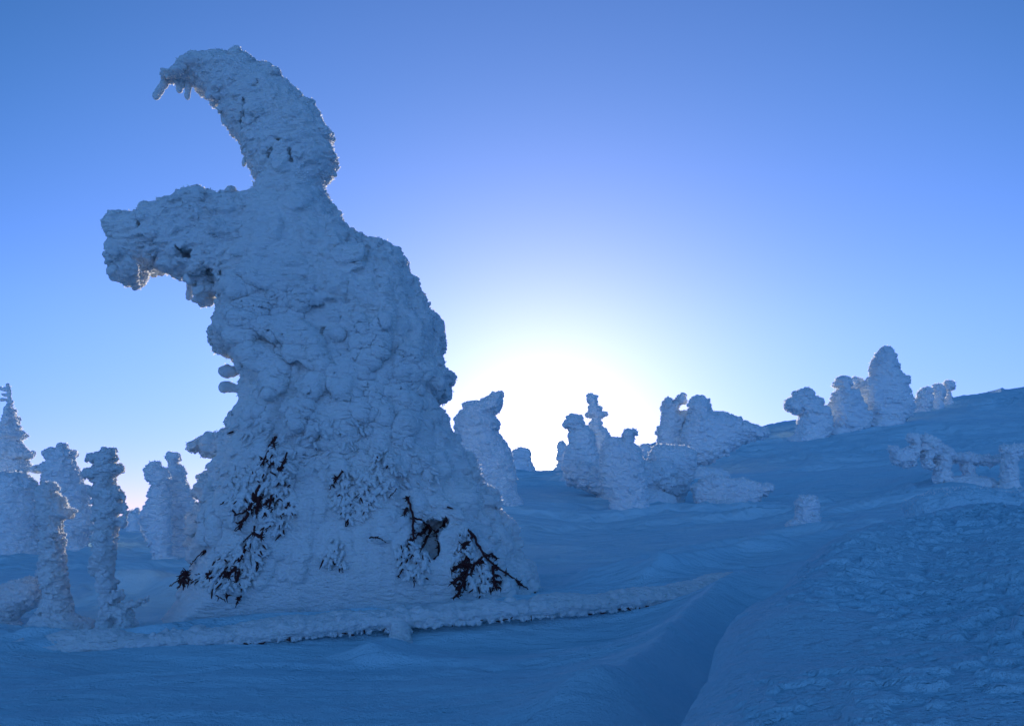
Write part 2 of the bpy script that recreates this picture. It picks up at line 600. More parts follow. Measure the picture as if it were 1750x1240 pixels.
def sastrugi(x, y):
    a = -0.12
    xx = x * math.cos(a) - y * math.sin(a); yy = x * math.sin(a) + y * math.cos(a)
    r = np.hypot(x, y)
    o = np.zeros_like(x)
    P = np.stack([xx, yy, o], -1)
    wv = (fbm(P * np.array([0.15, 0.15, 1]), 90, 2) - 0.5) * 3
    P[:, 1] += wv
    n0 = fbm(P * np.array([0.10, 0.30, 1]), 41, 2) - 0.5
    n1 = 1 - np.abs(2 * vnoise(P * np.array([0.33, 1.25, 1]), 43) - 1)
    n2 = 1 - np.abs(2 * vnoise(P * np.array([0.9, 4.2, 1]), 44) - 1)
    n3 = vnoise(P * np.array([3.0, 11., 1]), 45) - 0.5
    n4 = vnoise(P * np.array([11., 22., 1]), 46) - 0.5
    m = 0.35 + 0.9 * np.clip((fbm(P * np.array([0.12, 0.2, 1]) + 5, 47, 2) - 0.4) * 4, 0, 1)
    far = np.clip((r - 14) / 25, 0, 1)
    def scarp(f, seed, wob):
        p = yy * f + wob * (fbm(np.stack([xx * 0.11, yy * 0.2, o], -1), seed, 3) - 0.5) * 2 + 0.35 * (fbm(np.stack([xx * 0.9, yy * 1.4, o], -1), seed + 5, 2) - 0.5)
        t = p - np.floor(p)
        i = np.floor(p)
        k = np.clip((vnoise(np.stack([xx * 0.16, i * 3.7, o], -1), seed + 9) - 0.34) * 3.2, 0, 1)
        k2 = np.clip((vnoise(np.stack([xx * 0.16, (i - 1) * 3.7, o], -1), seed + 9) - 0.34) * 3.2, 0, 1)
        up = np.clip(t / 0.10, 0, 1); up = up * up * (3 - 2 * up)
        return k * up * (1 - t) ** 1.3
    sc = scarp(0.85, 140, 2.2) * 0.075 * np.clip(1.25 - r / 45, 0.2, 1) + scarp(0.33, 150, 1.6) * 0.22 * np.clip((r - 9) / 12, 0, 1) + scarp(2.1, 160, 3.0) * 0.045 * np.clip(1.3 - r / 22, 0, 1)
    s = sc * np.clip((r - 3) / 6, 0.25, 1) + n0 * (0.18 + 0.45 * far) + m * ((n1 - 0.6) * (0.085 + 0.22 * far) + (n2 - 0.6) * (0.06 + 0.06 * far) + n3 * 0.03) + n4 * 0.016
    tr = plan([(150, 1135, 8.9), (450, 1125, 9.0), (680, 1105, 9.5), (950, 1078, 9.9), (1130, 1060, 10.1)])
    d, _, _ = poly_dist(x, y, tr)
    s = s * (1 - 0.75 * np.exp(-(d / 0.75) ** 2))
    d, _, _ = poly_dist(x, y, HOLLOWS[1][0])
    s = s * (1 - 0.7 * np.exp(-(d / 0.9) ** 2))
    return s * np.clip(r / 5, 0.2, 1)


def build_ground():
    th = np.concatenate([np.linspace(-math.pi, -0.72, 70, endpoint=False), np.linspace(-0.72, 0.72, 1080), np.linspace(0.72, math.pi, 70, endpoint=False)[1:]])
    rr = np.concatenate([np.geomspace(1.0, 4.6, 24, endpoint=False), np.geomspace(4.6, 75, 560, endpoint=False), np.geomspace(75, 6000, 60)])
    nt_, nr = len(th), len(rr)
    TH, RR = np.meshgrid(th, rr)
    x = (RR * np.sin(TH)).ravel(); y = (RR * np.cos(TH)).ravel()
    z = terrain(x, y) + sastrugi(x, y)
    r = np.hypot(x, y)
    z -= np.clip((r - 400) / 2500, 0, 1) * 6
    V = np.stack([x, y, z], -1)
    i, j = np.meshgrid(np.arange(nr - 1), np.arange(nt_), indexing="ij")
    j2 = (j + 1) % nt_
    Q = np.stack([i * nt_ + j, i * nt_ + j2, (i + 1) * nt_ + j2, (i + 1) * nt_ + j], -1).reshape(-1, 4)[:, ::-1]
    c = len(V)
    V = np.concatenate([V, [[0, 0, z[:nt_].mean()]]])
    k = np.arange(0, nt_ - 1, 1)
    cap = np.stack([k, (k + 1) % nt_, np.full(len(k), c), np.full(len(k), c)], -1)
    # cap as a tiny quad fan: two rim vertices and centre
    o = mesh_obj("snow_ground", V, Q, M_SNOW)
    o["kind"] = "structure"
    return o


build_ground()


def ground_z(x, y):
    x = np.atleast_1d(np.asarray(x, float)); y = np.atleast_1d(np.asarray(y, float))
    return terrain(x, y) + sastrugi(x, y)


# ------------------------------------------------------------------ the snow bank beside the camera
CREST = [(1100, 1330, 2.9), (1150, 1250, 3.5), (1175, 1200, 3.85), (1210, 1162, 4.2), (1224, 1110, 4.7), (1240, 1072, 5.1), (1290, 1032, 5.6), (1340, 998, 6.1), (1376, 960, 6.6), (1420, 930, 7.1), (1475, 905, 7.6), (1560, 885, 8.2), (1650, 872, 8.5), (1760, 855, 8.7), (1950, 835, 8.9), (2400, 830, 9)]
BT = np.array(CREST + [
    (1300, 1240, 3.15), (1500, 1240, 2.9), (1750, 1240, 2.75), (2100, 1240, 2.6), (1260, 1150, 4.0), (1330, 1130, 4.15), (1320, 1065, 4.95), (1400, 1060, 4.75), (1500, 1110, 4.0), (1500, 1010, 5.4),
    (1600, 1090, 4.1), (1600, 990, 5.7), (1700, 1060, 4.2), (1700, 960, 5.9), (1850, 1040, 4.3), (1850, 940, 6.0), (1560, 930, 7.0), (1700, 905, 7.2), (2200, 1000, 4.6), (2200, 900, 6.5), (1450, 950, 6.3),
    (1100, 1500, 2.0), (1500, 1500, 2.0), (2000, 1500, 2.0), (2600, 1300, 2.2)])


def build_bank():
    W = Warp(BT)
    u = np.concatenate([np.linspace(0.10, 0.70, 760, endpoint=False), np.linspace(0.70, 1.25, 60)])
    rr = np.concatenate([np.geomspace(1.3, 2.7, 60, endpoint=False), np.geomspace(2.7, 9.0, 760, endpoint=False), np.geomspace(9.0, 11.0, 30)])
    n, m = len(u), len(rr)
    TH, RR = np.meshgrid(u, rr)
    x = (RR * np.sin(TH)).ravel(); y = (RR * np.cos(TH)).ravel()
    z = W.z(x, y, thmax=0.95, rmin=2.0, rmax=9.2)
    cl = plan(CREST)
    d, sg, t = poly_dist(x, y, cl)
    out = np.where(sg > 0, d, 0)
    # far side of the crest: rolls over and falls to the ground
    P = np.stack([x, y, z], -1)
    edge = (fbm(P * np.array([3, 3, 0.1]), 61, 3) - 0.5) * 0.06
    s_in = np.where(sg > 0, -d, d)
    z += 0.09 * np.exp(-((s_in - 0.30) / 0.32) ** 2) * np.clip((y - 3.6) / 1.0, 0, 1)
    z -= 0.03 * np.exp(-np.clip(s_in, 0, 9) / 0.08)
    z -= np.minimum(4.5 * out ** 1.1, 2.6)
    # pocked, wind eroded crust
    a = 0.35
    Pr = np.stack([x * math.cos(a) - y * math.sin(a), x * math.sin(a) + y * math.cos(a), np.zeros_like(x)], -1)
    Pr[:, :2] += (np.stack([fbm(Pr * 1.3, 77, 2), fbm(Pr * 1.3 + 4, 78, 2)], -1) - 0.5) * 0.25
    b1 = fbm(Pr * np.array([1.1, 1.6, 1]), 62, 2) - 0.5
    b2 = 1 - np.abs(2 * vnoise(Pr * np.array([3.2, 6.5, 1]), 63) - 1)
    b3 = vnoise(Pr * np.array([7.5, 12., 1]), 64) * 0.6 + vnoise(Pr * np.array([15., 24., 1]), 68) * 0.4
    b4 = vnoise(Pr * np.array([24., 40., 1]), 65)
    rough = np.clip((fbm(Pr * 0.9, 66, 2) - 0.28) * 4, 0.55, 1)
    fx, fy, _ = at(1320, 1110, 4.3)
    rough *= np.clip(np.hypot((x - fx) / 0.55, (y - fy) / 0.75) - 0.35, 0.12, 1)
    lump = np.clip((b3 - 0.53) / 0.16, 0, 1)
    lump = lump * lump * (3 - 2 * lump)
    # the left shoulder near the crest is smoother
    sm = np.clip(s_in / 0.55, 0.25, 1)
    z += b1 * 0.08 + edge * np.exp(-np.abs(s_in) / 0.3) + rough * sm * np.clip((np.hypot(x, y) - 2.2) / 2.4, 0.3, 1) * ((b2 - 0.55) * 0.03 + lump * 0.046 + (b4 - 0.5) * 0.018)
    g = terrain(x, y)
    V = np.stack([x, y, np.maximum(z, g - 0.35)], -1)
    i, j = np.meshgrid(np.arange(m - 1), np.arange(n - 1), indexing="ij")
    Q = np.stack([i * n + j, (i + 1) * n + j, (i + 1) * n + j + 1, i * n + j + 1], -1).reshape(-1, 4)[:, ::1]
    Q = Q[:, ::-1]
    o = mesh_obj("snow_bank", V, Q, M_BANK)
    o["kind"] = "structure"
    return o


build_bank()


# ------------------------------------------------------------------ rime feathers: thin crystals that let the low sun through
def feather_mat():
    m = bpy.data.materials.new("rime_feather")
    m.use_nodes = True
    nt = m.node_tree
    nt.nodes.remove(nt.nodes["Principled BSDF"])
    d = N(nt, "ShaderNodeBsdfDiffuse"); d.inputs[0].default_value = (0.88, 0.90, 0.90, 1)
    t = N(nt, "ShaderNodeBsdfTranslucent"); t.inputs[0].default_value = (0.92, 0.92, 0.90, 1)
    x = N(nt, "ShaderNodeMixShader"); x.inputs[0].default_value = 0.5
    nt.links.new(d.outputs[0], x.inputs[1]); nt.links.new(t.outputs[0], x.inputs[2])
    nt.links.new(x.outputs[0], nt.nodes["Material Output"].inputs[0])
    return m


M_FEATHER = feather_mat()
_sx, _sy, _sz = ray(936, 772)
SUN_DIR = np.array([_sx, _sy, _sz]) / math.sqrt(_sx * _sx + _sy * _sy + _sz * _sz)


def feathers(V, Q, n, size, parent, seed, thr=-0.30, zmin=-99):
    rnd = np.random.default_rng(seed)
    Nn = normals(V, Q)
    ok = np.nonzero((Nn @ SUN_DIR > thr) & (V[:, 2] > zmin))[0]
    if len(ok) == 0:
        return
    i = ok[rnd.integers(0, len(ok), n)]
    d = Nn[i] + rnd.normal(0, 0.45, (n, 3))
    d /= np.linalg.norm(d, axis=1, keepdims=True)
    w = np.cross(d, rnd.normal(0, 1, (n, 3))); w /= np.maximum(np.linalg.norm(w, axis=1, keepdims=True), 1e-6)
    L = size * (0.5 + 1.1 * rnd.random((n, 1)) ** 2)
    W = L * (0.22 + 0.2 * rnd.random((n, 1)))
    b = V[i] - d * L * 0.3
    P = np.stack([b - w * W * 0.6, b + w * W * 0.6, b + d * L + w * W * 0.5, b + d * L * 1.15 - w * W * 0.3], 1).reshape(-1, 3)
    o = mesh_obj("rime_feathers", P, np.arange(4 * n).reshape(-1, 4), M_FEATHER, parent, smooth=False)
    o["kind"] = "stuff"


# ------------------------------------------------------------------ rime trees in general
def extend_bottom(poly, dy=22):
    b = max(p[1] for p in poly); t = min(p[1] for p in poly)
    return [(x, y + (dy if y > b - 0.10 * (b - t) - 1 else 0)) for x, y in poly]


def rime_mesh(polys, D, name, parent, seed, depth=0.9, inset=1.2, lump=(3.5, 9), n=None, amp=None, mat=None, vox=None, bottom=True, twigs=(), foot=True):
    """one rime mass with the given outlines (photo px) standing at distance D"""
    rnd = np.random.default_rng(seed)
    px = D / F
    if vox is None:
        vox = max(0.95 * px, 0.0125)
    if bottom:
        polys = [extend_bottom(p) for p in polys]
    W = [at(np.array([p[0] for p in q]), np.array([p[1] for p in q]), D)[:, [0, 2]] for q in polys]
    allp = np.concatenate(W)
    wid = []
    for w in W:
        # half width from area over height as the depth scale
        a = 0.5 * abs(np.dot(w[:, 0], np.roll(w[:, 1], 1)) - np.dot(w[:, 1], np.roll(w[:, 0], 1)))
        e = max(np.ptp(w[:, 0]), np.ptp(w[:, 1]))
        wid.append(max(0.5 * a / e, 4 * px))
    R = [max(depth * w, 5 * px) for w in wid]
    pad = 14 * px + (0.5 * max(np.ptp(w[:, 0]) for w in W) if foot else 0)
    Rm = max(R) + pad
    f = Field((allp[:, 0].min() - pad, D - Rm, allp[:, 1].min() - pad), (allp[:, 0].max() + pad, D + Rm, allp[:, 1].max() + pad), vox)
    for w, r in zip(W, R):
        f.inflate(w, D, r, inset=inset * px)
    area = sum(2 * np.ptp(w[:, 0]) * np.ptp(w[:, 1]) for w in W) / (px * px)
    n = n or int(area / 80)
    f.shingles(n, lump[0] * px, lump[1] * px, rnd, k=0.9 * px, push=0.55, tol=1.5 * px)
    f.shingles(n, lump[0] * 0.5 * px, lump[1] * 0.5 * px, rnd, k=0.7 * px, push=0.35, tol=2.6 * px)
    f.shingles(n // 2, lump[0] * 0.4 * px, lump[1] * 0.3 * px, rnd, k=0.5 * px, push=0.25, tol=2.6 * px)
    for a, b, ra, rb in twigs:
        f.capsule(at(a[0], a[1], D), at(b[0], b[1], D), ra * px, rb * px)
    if foot:
        # wind-packed snow heaped round the foot
        wx = [np.interp(0.12, [0, 1], [w[:, 1].min(), w[:, 1].max()]) for w in W]
        w = W[int(np.argmin([q[:, 1].min() for q in W]))]
        zz = w[:, 1].min() + 0.2 * np.ptp(w[:, 1])
        lowx = w[w[:, 1] < zz][:, 0]
        cx, hw = 0.5 * (lowx.min() + lowx.max()), max(0.5 * np.ptp(lowx), 0.3 * np.ptp(w[:, 0]))
        gz = float(ground_z(cx, D)[0])
        f.blob((cx, D, gz - 0.06 * hw), (hw * 1.2, min(hw * 1.1, Rm * 0.9), 0.34 * hw + 3 * px), k=6 * px)
    V, Q = f.mesh()
    V = rime_detail(V, Q, amp or 1.0, sc=max(0.55, D / 13.0 * 0.55), seed=seed)
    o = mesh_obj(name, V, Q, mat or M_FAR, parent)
    if name == "crown" and D < 62:
        feathers(V, Q, int(min(2600, 500 + len(V) * 0.05)), 2.6 * px, parent, seed, thr=-0.25, zmin=float(np.percentile(V[:, 2], 45)))
    return o


GROUP_FAR = "rime-covered trees around the big tree"


def far_tree(polys, D, label, seed, kind="snowy_tree", part="crown", cat="tree", trunk=None, group=GROUP_FAR, **kw):
    allp = [p for q in polys + (trunk or []) for p in q]
    bx = [p[0] for p in allp]; by = max(p[1] for p in allp)
    b = at(0.5 * (min(bx) + max(bx)), by, D)
    root = empty(kind, b, label, cat, group)
    rime_mesh(polys, D, part, root, seed, bottom=trunk is None, foot=trunk is None, **{k: v for k, v in kw.items()})
    if trunk:
        rime_mesh(trunk, D, "trunk", root, seed + 500, **{k: v for k, v in kw.items() if k != "twigs"})
    return root


# ------------------------------------------------------------------ the big bent tree
DT = 13.0


def wp(poly, D=DT):
    return at(np.array([p[0] for p in poly]), np.array([p[1] for p in poly]), D)[:, [0, 2]]


TOP = Z1([(940, 1010), (960, 935), (1000, 870), (975, 800), (950, 780), (925, 715), (910, 700), (880, 620), (830, 575), (800, 500), (770, 420), (720, 400), (690, 340), (655, 310), (600, 285), (540, 285), (480, 285), (440, 250), (495, 190), (545, 150), (600, 105), (690, 90), (780, 75), (870, 90), (960, 88), (1020, 145), (1080, 175), (1150, 240), (1210, 300), (1255, 360), (1290, 395), (1340, 390), (1370, 470), (1410, 550), (1455, 570), (1435, 640), (1470, 700), (1490, 740), (1455, 770), (1440, 830), (1395, 870), (1410, 930), (1440, 1000), (1460, 1080), (1300, 1160), (1000, 1160)])
BOUGH = Z2([(900, 60), (760, 66), (722, 62), (715, 40), (690, 38), (650, 65), (600, 60), (560, 38), (520, 42), (440, 70), (340, 105), (270, 105), (215, 150), (130, 160), (75, 180), (60, 215), (75, 260), (100, 280), (110, 370), (105, 440), (140, 480), (215, 490), (265, 450), (285, 405), (315, 390), (350, 420), (420, 455), (475, 460), (500, 490), (520, 490), (512, 540), (540, 570), (580, 565), (615, 530), (700, 600), (900, 500)])
BODY = Z2([(740, 70), (900, 40), (1110, 40), (1125, 90), (1160, 130), (1165, 160), (1215, 200), (1220, 225), (1270, 255), (1300, 280), (1380, 290), (1390, 315), (1450, 350), (1485, 370), (1490, 410), (1515, 450), (1520, 490), (1550, 515), (1545, 535), (1570, 570), (1605, 610), (1640, 665), (1645, 735), (1625, 790), (1650, 850), (1700, 880), (1660, 920), (1665, 960), (1605, 990), (1630, 1040), (1665, 1080), (1660, 1110), (1690, 1145)]) + \
    [(795, 775), (815, 788), (818, 822), (848, 842), (850, 872), (884, 898), (890, 938), (918, 962), (925, 1000), (970, 1060), (600, 1110), (230, 1100), (265, 1060), (305, 1010), (326, 960), (345, 915)] + \
    Z4([(800, 640), (830, 600), (862, 560), (868, 520), (905, 470), (935, 380), (940, 352), (880, 357), (860, 348), (800, 342), (793, 315), (830, 288), (890, 262), (930, 266), (965, 250), (960, 230)]) + \
    Z2([(640, 1100), (690, 1020), (690, 960), (700, 920), (690, 900), (680, 830), (650, 790), (600, 780), (560, 760), (575, 660), (600, 600), (615, 530), (620, 400), (660, 250)])


# outlines were taken in the plane of the trunk; the near side stands closer, so the left edge is drawn in a little
TOP = [(x, y + (9 if y < 120 else 0)) for x, y in TOP]
BODY = [(x + (12 if x < 410 else 0), y) for x, y in BODY]
BOUGH = [(x + (18 if x < 230 else 10 if x < 330 else 0), y) for x, y in BOUGH]


def big_tree():
    base = at(620, 1050, 12.6)
    root = empty("snow_laden_tree", base, "huge rime-encrusted conifer with a curled top and a bough stretched out to the left", "tree")
    px = DT / F
    rnd = np.random.default_rng(11)
    # ---- main mass
    w = wp(BODY)
    zlo, zhi = float(base[2]) - 0.35, w[:, 1].max() + 0.3
    h = 0.021
    zb = float(base[2])

    def R(Z):
        t = np.clip((Z - zb) / 6.2, 0, 1)
        return 1.75 - 0.95 * t ** 0.8

    f = Field((w[:, 0].min() - 0.35, DT - 2.2, zlo), (w[:, 0].max() + 0.35, DT + 2.05, zhi), h)
    f.inflate(w, DT, R, inset=0.045)
    f.noise(np.array([3.4, 3.4, 4.6]), 400)
    ok = lambda p: True
    # large drooping lobes, as snow-loaded branches, mostly in the upper two thirds
    def rim(p):
        i = int(np.clip(round((p[0] - f.lo[0]) / f.h), 0, f.d2.shape[0] - 1)); k = int(np.clip(round((p[2] - f.lo[2]) / f.h), 0, f.d2.shape[1] - 1))
        return f.d2[i, k] > -0.16
    f.drape(46, 0.09, 0.15, 0.9, 1.5, rnd, lambda p: zb + 1.0 < p[2] < zb + 3.0, k=0.06, lift=0.1, side=0.2)
    f.drape(200, 0.11, 0.24, 0.5, 1.3, rnd, lambda p: p[2] > zb + 1.5, k=0.035, lift=0.5, side=0.2)
    f.drape(110, 0.06, 0.12, 0.5, 1.2, rnd, lambda p: p[2] > zb + 1.3, k=0.03, lift=0.4, side=0.25)
    f.shingles(5200, 0.03, 0.10, rnd, k=0.010, push=0.33, tol=0.055, keep=lambda p: rim(p) and p[2] > zb + 0.3)

    def front(pxx, pyy):
        """point on the front surface of the field under a photo pixel"""
        d = np.array(ray(pxx, pyy)); d = d / d[1]
        o = np.array([0, 0, CAMZ])
        for y in np.arange(f.lo[1], f.lo[1] + f.h * f.F.shape[1] - f.h, f.h * 0.5):
            p = o + d * y
            i = np.round((p - f.lo) / f.h).astype(int)
            if (i < 0).any() or (i >= np.array(f.F.shape)).any():
                continue
            if f.F[tuple(i)] < 0:
                return p
        return o + d * DT

    def lobe(pxx, pyy, a, b, ang=0.0, dep=0.6, out=0.1, tilt=0.5, k=0.02):
        """a big lobe placed by hand: half sizes in px, ang = lean in the picture"""
        p = front(pxx, pyy)
        a *= px; b *= px
        ca, sa = math.cos(ang), math.sin(ang)
        wv = np.array([ca, 0, sa]); dv = np.array([sa * math.cos(tilt), -math.sin(tilt), -ca * math.cos(tilt)])
        ov = np.cross(wv, dv)
        f.blob(p + np.array([0, -out + dep * min(a, b) * 0.6, 0]), (a, dep * min(a, b), b), np.stack([wv, ov, dv]), k=k)

    def cut(pxx, pyy, a, b, dep=0.25, ang=0.0):
        p = front(pxx, pyy)
        ca, sa = math.cos(ang), math.sin(ang)
        f.blob(p, (a * px, dep, b * px), np.stack([[ca, 0, sa], [0, 1, 0], [-sa, 0, ca]]), k=0.02, sub=True)

    # crevices and overhangs seen in the photo
    for c in Z2([(1140, 330), (1160, 650), (845, 660), (800, 700), (925, 820), (1000, 985), (1015, 1020), (1000, 1105), (870, 1170), (700, 880), (1400, 870), (1290, 1110), (1090, 690)]):
        cut(c[0], c[1], 3 + 3 * rnd.random(), 11 + 8 * rnd.random(), 0.16, rnd.normal(0, 0.6))
    for x, y, a, b, g in [(1215, 330, 30, 20, 0.3), (745, 660, 36, 38, 0.1), (830, 800, 46, 30, -0.5), (1010, 780, 40, 26, -0.5), (940, 690, 60, 24, -0.25), (740, 470, 36, 30, 0), (760, 590, 36, 22, 0.2),
                          (1000, 480, 60, 40, 0.1), (860, 420, 60, 30, -0.2), (1040, 930, 26, 26, 0), (880, 900, 26, 36, 0), (980, 1040, 22, 30, 0.3), (1080, 1050, 28, 34, -0.3), (1170, 900, 16, 26, 0.1)]:
        q = Z2([(x, y)])[0]
        soft = x > 1040 and y > 400 or (x > 800 and y < 640 and x < 1100)
        lobe(q[0], q[1], a, b, g, dep=0.35 if soft else 0.5, out=0.03 if soft else 0.17, k=0.08 if soft else 0.018)
    f.drape(60, 0.05, 0.11, 0.3, 0.7, rnd, lambda p: p[2] > zb + 1.1, k=0.03, lift=0.4, ymax=DT + 0.2)
    # drooping skirt folds low down, ragged on the left, long and soft elsewhere
    f.drape(120, 0.05, 0.10, 0.15, 0.4, rnd, lambda p: zb + 0.5 < p[2] < zb + 3.0 and (p[0] < -2.9 or p[0] > -0.8 or p[2] > zb + 1.8), k=0.018, lift=0.7, ymax=DT - 0.2)
    # hollow under the skirt, with a mound of snow in it
    for x, y, a, b, d in [(1150, 560, 11, 13, 0.4), (1185, 535, 15, 11, 0.5), (1222, 512, 13, 8, 0.5), (1252, 496, 7, 6, 0.4), (1185, 590, 13, 16, 0.5), (1208, 628, 9, 13, 0.4), (1160, 520, 6, 10, 0.3), (480, 150, 8, 13, 0.25)]:
        q = Z3([(x, y)])[0]
        cut(q[0], q[1], a, b, d)
    q = Z3([(1195, 620)])[0]
    p = front(*q)
    f.blob(p + np.array([0, 0.10, 0]), (0.11, 0.12, 0.2), k=0.03)
    # loose frosted branches along the left edge
    for a, b, ra, rb in [((318, 760), (360, 748), 6, 9), ((345, 750), (395, 760), 12, 14), ((338, 815), (372, 800), 4, 9), ((345, 832), (390, 822), 3, 6), ((380, 634), (455, 640), 5, 12), ((384, 660), (455, 672), 3, 11),
                         ((378, 740), (394, 724), 2.5, 3), ((386, 728), (398, 712), 2.5, 3), ((360, 835), (340, 846), 3, 4), ((355, 850), (385, 838), 4, 7), ((325, 890), (375, 850), 4, 7), ((318, 930), (370, 880), 5, 9)]:
        f.capsule(at(*a, DT), at(*b, DT), ra * px, rb * px)
    V, Q = f.mesh()
    zz = V[:, 2] - zb
    V0 = V
    V = rime_detail(V, Q, 1.0, seed=5)
    edge = np.exp(-np.abs(poly_sdf(V0[:, 0], V0[:, 2], wp(BODY))) / 0.16)
    calm = 0.78 + 0.5 * np.clip((fbm(V0 * 0.8, 71, 2) - 0.45) * 4, -0.5, 1)
    k = np.maximum((0.35 + 0.65 * np.clip((zz - 1.2) / 2.2, 0, 1)) * calm, edge * 1.1)[:, None]
    V = V0 + (V - V0) * k
    # snow hangs down the skirt in long folds
    Nn = normals(V, Q)
    wv = fbm(V0 * 0.9, 83, 2) * 1.6
    fo = 1 - np.abs(2 * vnoise(np.stack([V0[:, 0] * 1.9 + wv, V0[:, 1] * 1.9, V0[:, 2] * 0.55 + wv * 0.4], -1), 81) - 1)
    fo2 = 1 - np.abs(2 * vnoise(np.stack([V0[:, 0] * 4.6 + wv, V0[:, 1] * 4.6, V0[:, 2] * 1.5 + wv], -1), 82) - 1)
    wz = np.clip((5.6 - zz) / 1.6, 0, 1) * np.clip((zz - 0.1) / 1.2, 0.25, 1) * (1 - edge)
    V = V + Nn * ((0.15 * (fo - 0.6) + 0.06 * (fo2 - 0.6)) * wz)[:, None]
    crown = mesh_obj("crown", V, Q, M_RIME, root)
    feathers(V, Q, 16000, 0.034, root, 601, zmin=zb + 1.2)
    # ---- curled top
    w = wp(TOP)
    g = Field((w[:, 0].min() - 0.2, DT - 0.8, w[:, 1].min() - 0.1), (w[:, 0].max() + 0.2, DT + 0.8, w[:, 1].max() + 0.2), 0.0165)
    g.inflate(w, DT, 0.52, inset=0.04)
    g.noise(np.array([4.5, 4.5, 6.5]), 410)
    g.shingles(170, 0.12, 0.30, rnd, k=0.018, push=0.5, tol=0.035)
    g.shingles(260, 0.06, 0.16, rnd, k=0.02, push=0.42, tol=0.035)
    g.shingles(1800, 0.02, 0.07, rnd, k=0.008, push=0.3, tol=0.03, keep=lambda p: g.d2[int(np.clip(round((p[0] - g.lo[0]) / g.h), 0, g.d2.shape[0] - 1)), int(np.clip(round((p[2] - g.lo[2]) / g.h), 0, g.d2.shape[1] - 1))] > -0.13)
    for x, y, a, b, an in [(915, 430, 5, 30, 0.1), (1120, 610, 12, 5, -0.2), (1065, 690, 8, 14, -0.6), (1190, 700, 5, 20, 0.2), (985, 290, 7, 14, -0.6), (905, 520, 4, 12, 0)]:
        qx, qy = Z1([(x, y)])[0]
        ca, sa = math.cos(an), math.sin(an)
        d = np.array(ray(qx, qy)); d /= d[1]
        yy = DT - 0.55
        while yy < DT:
            p = np.array([0, 0, CAMZ]) + d * yy
            i = np.round((p - g.lo) / g.h).astype(int)
            if (i >= 0).all() and (i < np.array(g.F.shape)).all() and g.F[tuple(i)] < 0:
                break
            yy += 0.01
        g.blob(p, (a * px / 1.3, 0.2, b * px / 1.3), np.stack([[ca, 0, sa], [0, 1, 0], [-sa, 0, ca]]), sub=True)
    V, Q = g.mesh()
    V = rime_detail(V, Q, 0.95, sc=0.8, tilt=-0.35, seed=8)
    feathers(V, Q, 9000, 0.032, mesh_obj("curled_treetop", V, Q, M_RIME, root), 602)
    # ---- hanging frosted fingers at the tip
    for a, b, ra, rb in [(Z1([(462, 262)])[0], Z1([(402, 362)])[0], 7, 6), (Z1([(520, 240)])[0], Z1([(540, 322)])[0], 5, 5), (Z1([(596, 265)])[0], Z1([(585, 372)])[0], 6, 4), (Z1([(932, 700)])[0], Z1([(918, 765)])[0], 4, 3), (Z1([(975, 795)])[0], Z1([(988, 838)])[0], 4, 3), (Z1([(548, 250)])[0], Z1([(560, 300)])[0], 5, 4),
                         (Z2([(490, 470)])[0], Z2([(485, 522)])[0], 4, 5)]:
        A, B = at(*a, DT), at(*b, DT)
        lo = np.minimum(A, B) - 0.14; hi = np.maximum(A, B) + 0.14
        t = Field(lo, hi, 0.0095)
        n = 14
        for s in np.linspace(0, 1, n):
            r = (ra + (rb - ra) * s) * px * (0.8 + 0.4 * rnd.random())
            t.blob(A + (B - A) * s + rnd.normal(0, 0.006, 3), (r, r, r * 1.2), k=0.012)
        V, Q = t.mesh()
        V = rime_detail(V, Q, 0.35, sc=0.5, seed=19)
        mesh_obj("frosted_twig", V, Q, M_RIME, root)
    # ---- bough to the left
    w = wp(BOUGH)
    g = Field((w[:, 0].min() - 0.2, DT - 1.15, w[:, 1].min() - 0.2), (w[:, 0].max() + 0.2, DT + 1.0, w[:, 1].max() + 0.2), 0.018)
    g.inflate(w, DT - 0.10, 0.54, inset=0.05)
    g.noise(np.array([3.6, 3.6, 6.0]), 420)
    g.shingles(240, 0.14, 0.34, rnd, k=0.02, push=0.5, shape=(1.3, 0.6, 0.9), tol=0.04)
    g.shingles(330, 0.07, 0.18, rnd, k=0.022, push=0.42, shape=(1.4, 0.6, 0.8), tol=0.04)
    g.shingles(1400, 0.025, 0.06, rnd, k=0.009, push=0.32, shape=(1.4, 0.7, 0.8), tol=0.045)
    def gcut(x, y, a, b, dep, an):
        qx, qy = Z2([(x, y)])[0]
        d = np.array(ray(qx, qy)); d /= d[1]
        yy = DT - 1.1
        while yy < DT:
            p = np.array([0, 0, CAMZ]) + d * yy
            i = np.round((p - g.lo) / g.h).astype(int)
            if (i >= 0).all() and (i < np.array(g.F.shape)).all() and g.F[tuple(i)] < 0:
                break
            yy += 0.01
        ca, sa = math.cos(an), math.sin(an)
        g.blob(p, (a * px, dep, b * px), np.stack([[ca, 0, sa], [0, 1, 0], [-sa, 0, ca]]), sub=True)
    gcut(455, 320, 16, 9, 0.3, -0.6)
    gcut(560, 440, 22, 34, 0.42, 0.15)
    gcut(650, 440, 7, 30, 0.4, 0.1)
    gcut(640, 520, 9, 14, 0.4, 0)
    gcut(250, 185, 4, 10, 0.15, 0)
    V, Q = g.mesh()
    V = rime_detail(V, Q, 1.1, sc=0.95, tilt=-0.15, seed=9)
    bough = mesh_obj("bough", V, Q, M_RIME, root)
    feathers(V, Q, 6000, 0.030, bough, 603)
    return root, crown


TREE, CROWN = big_tree()


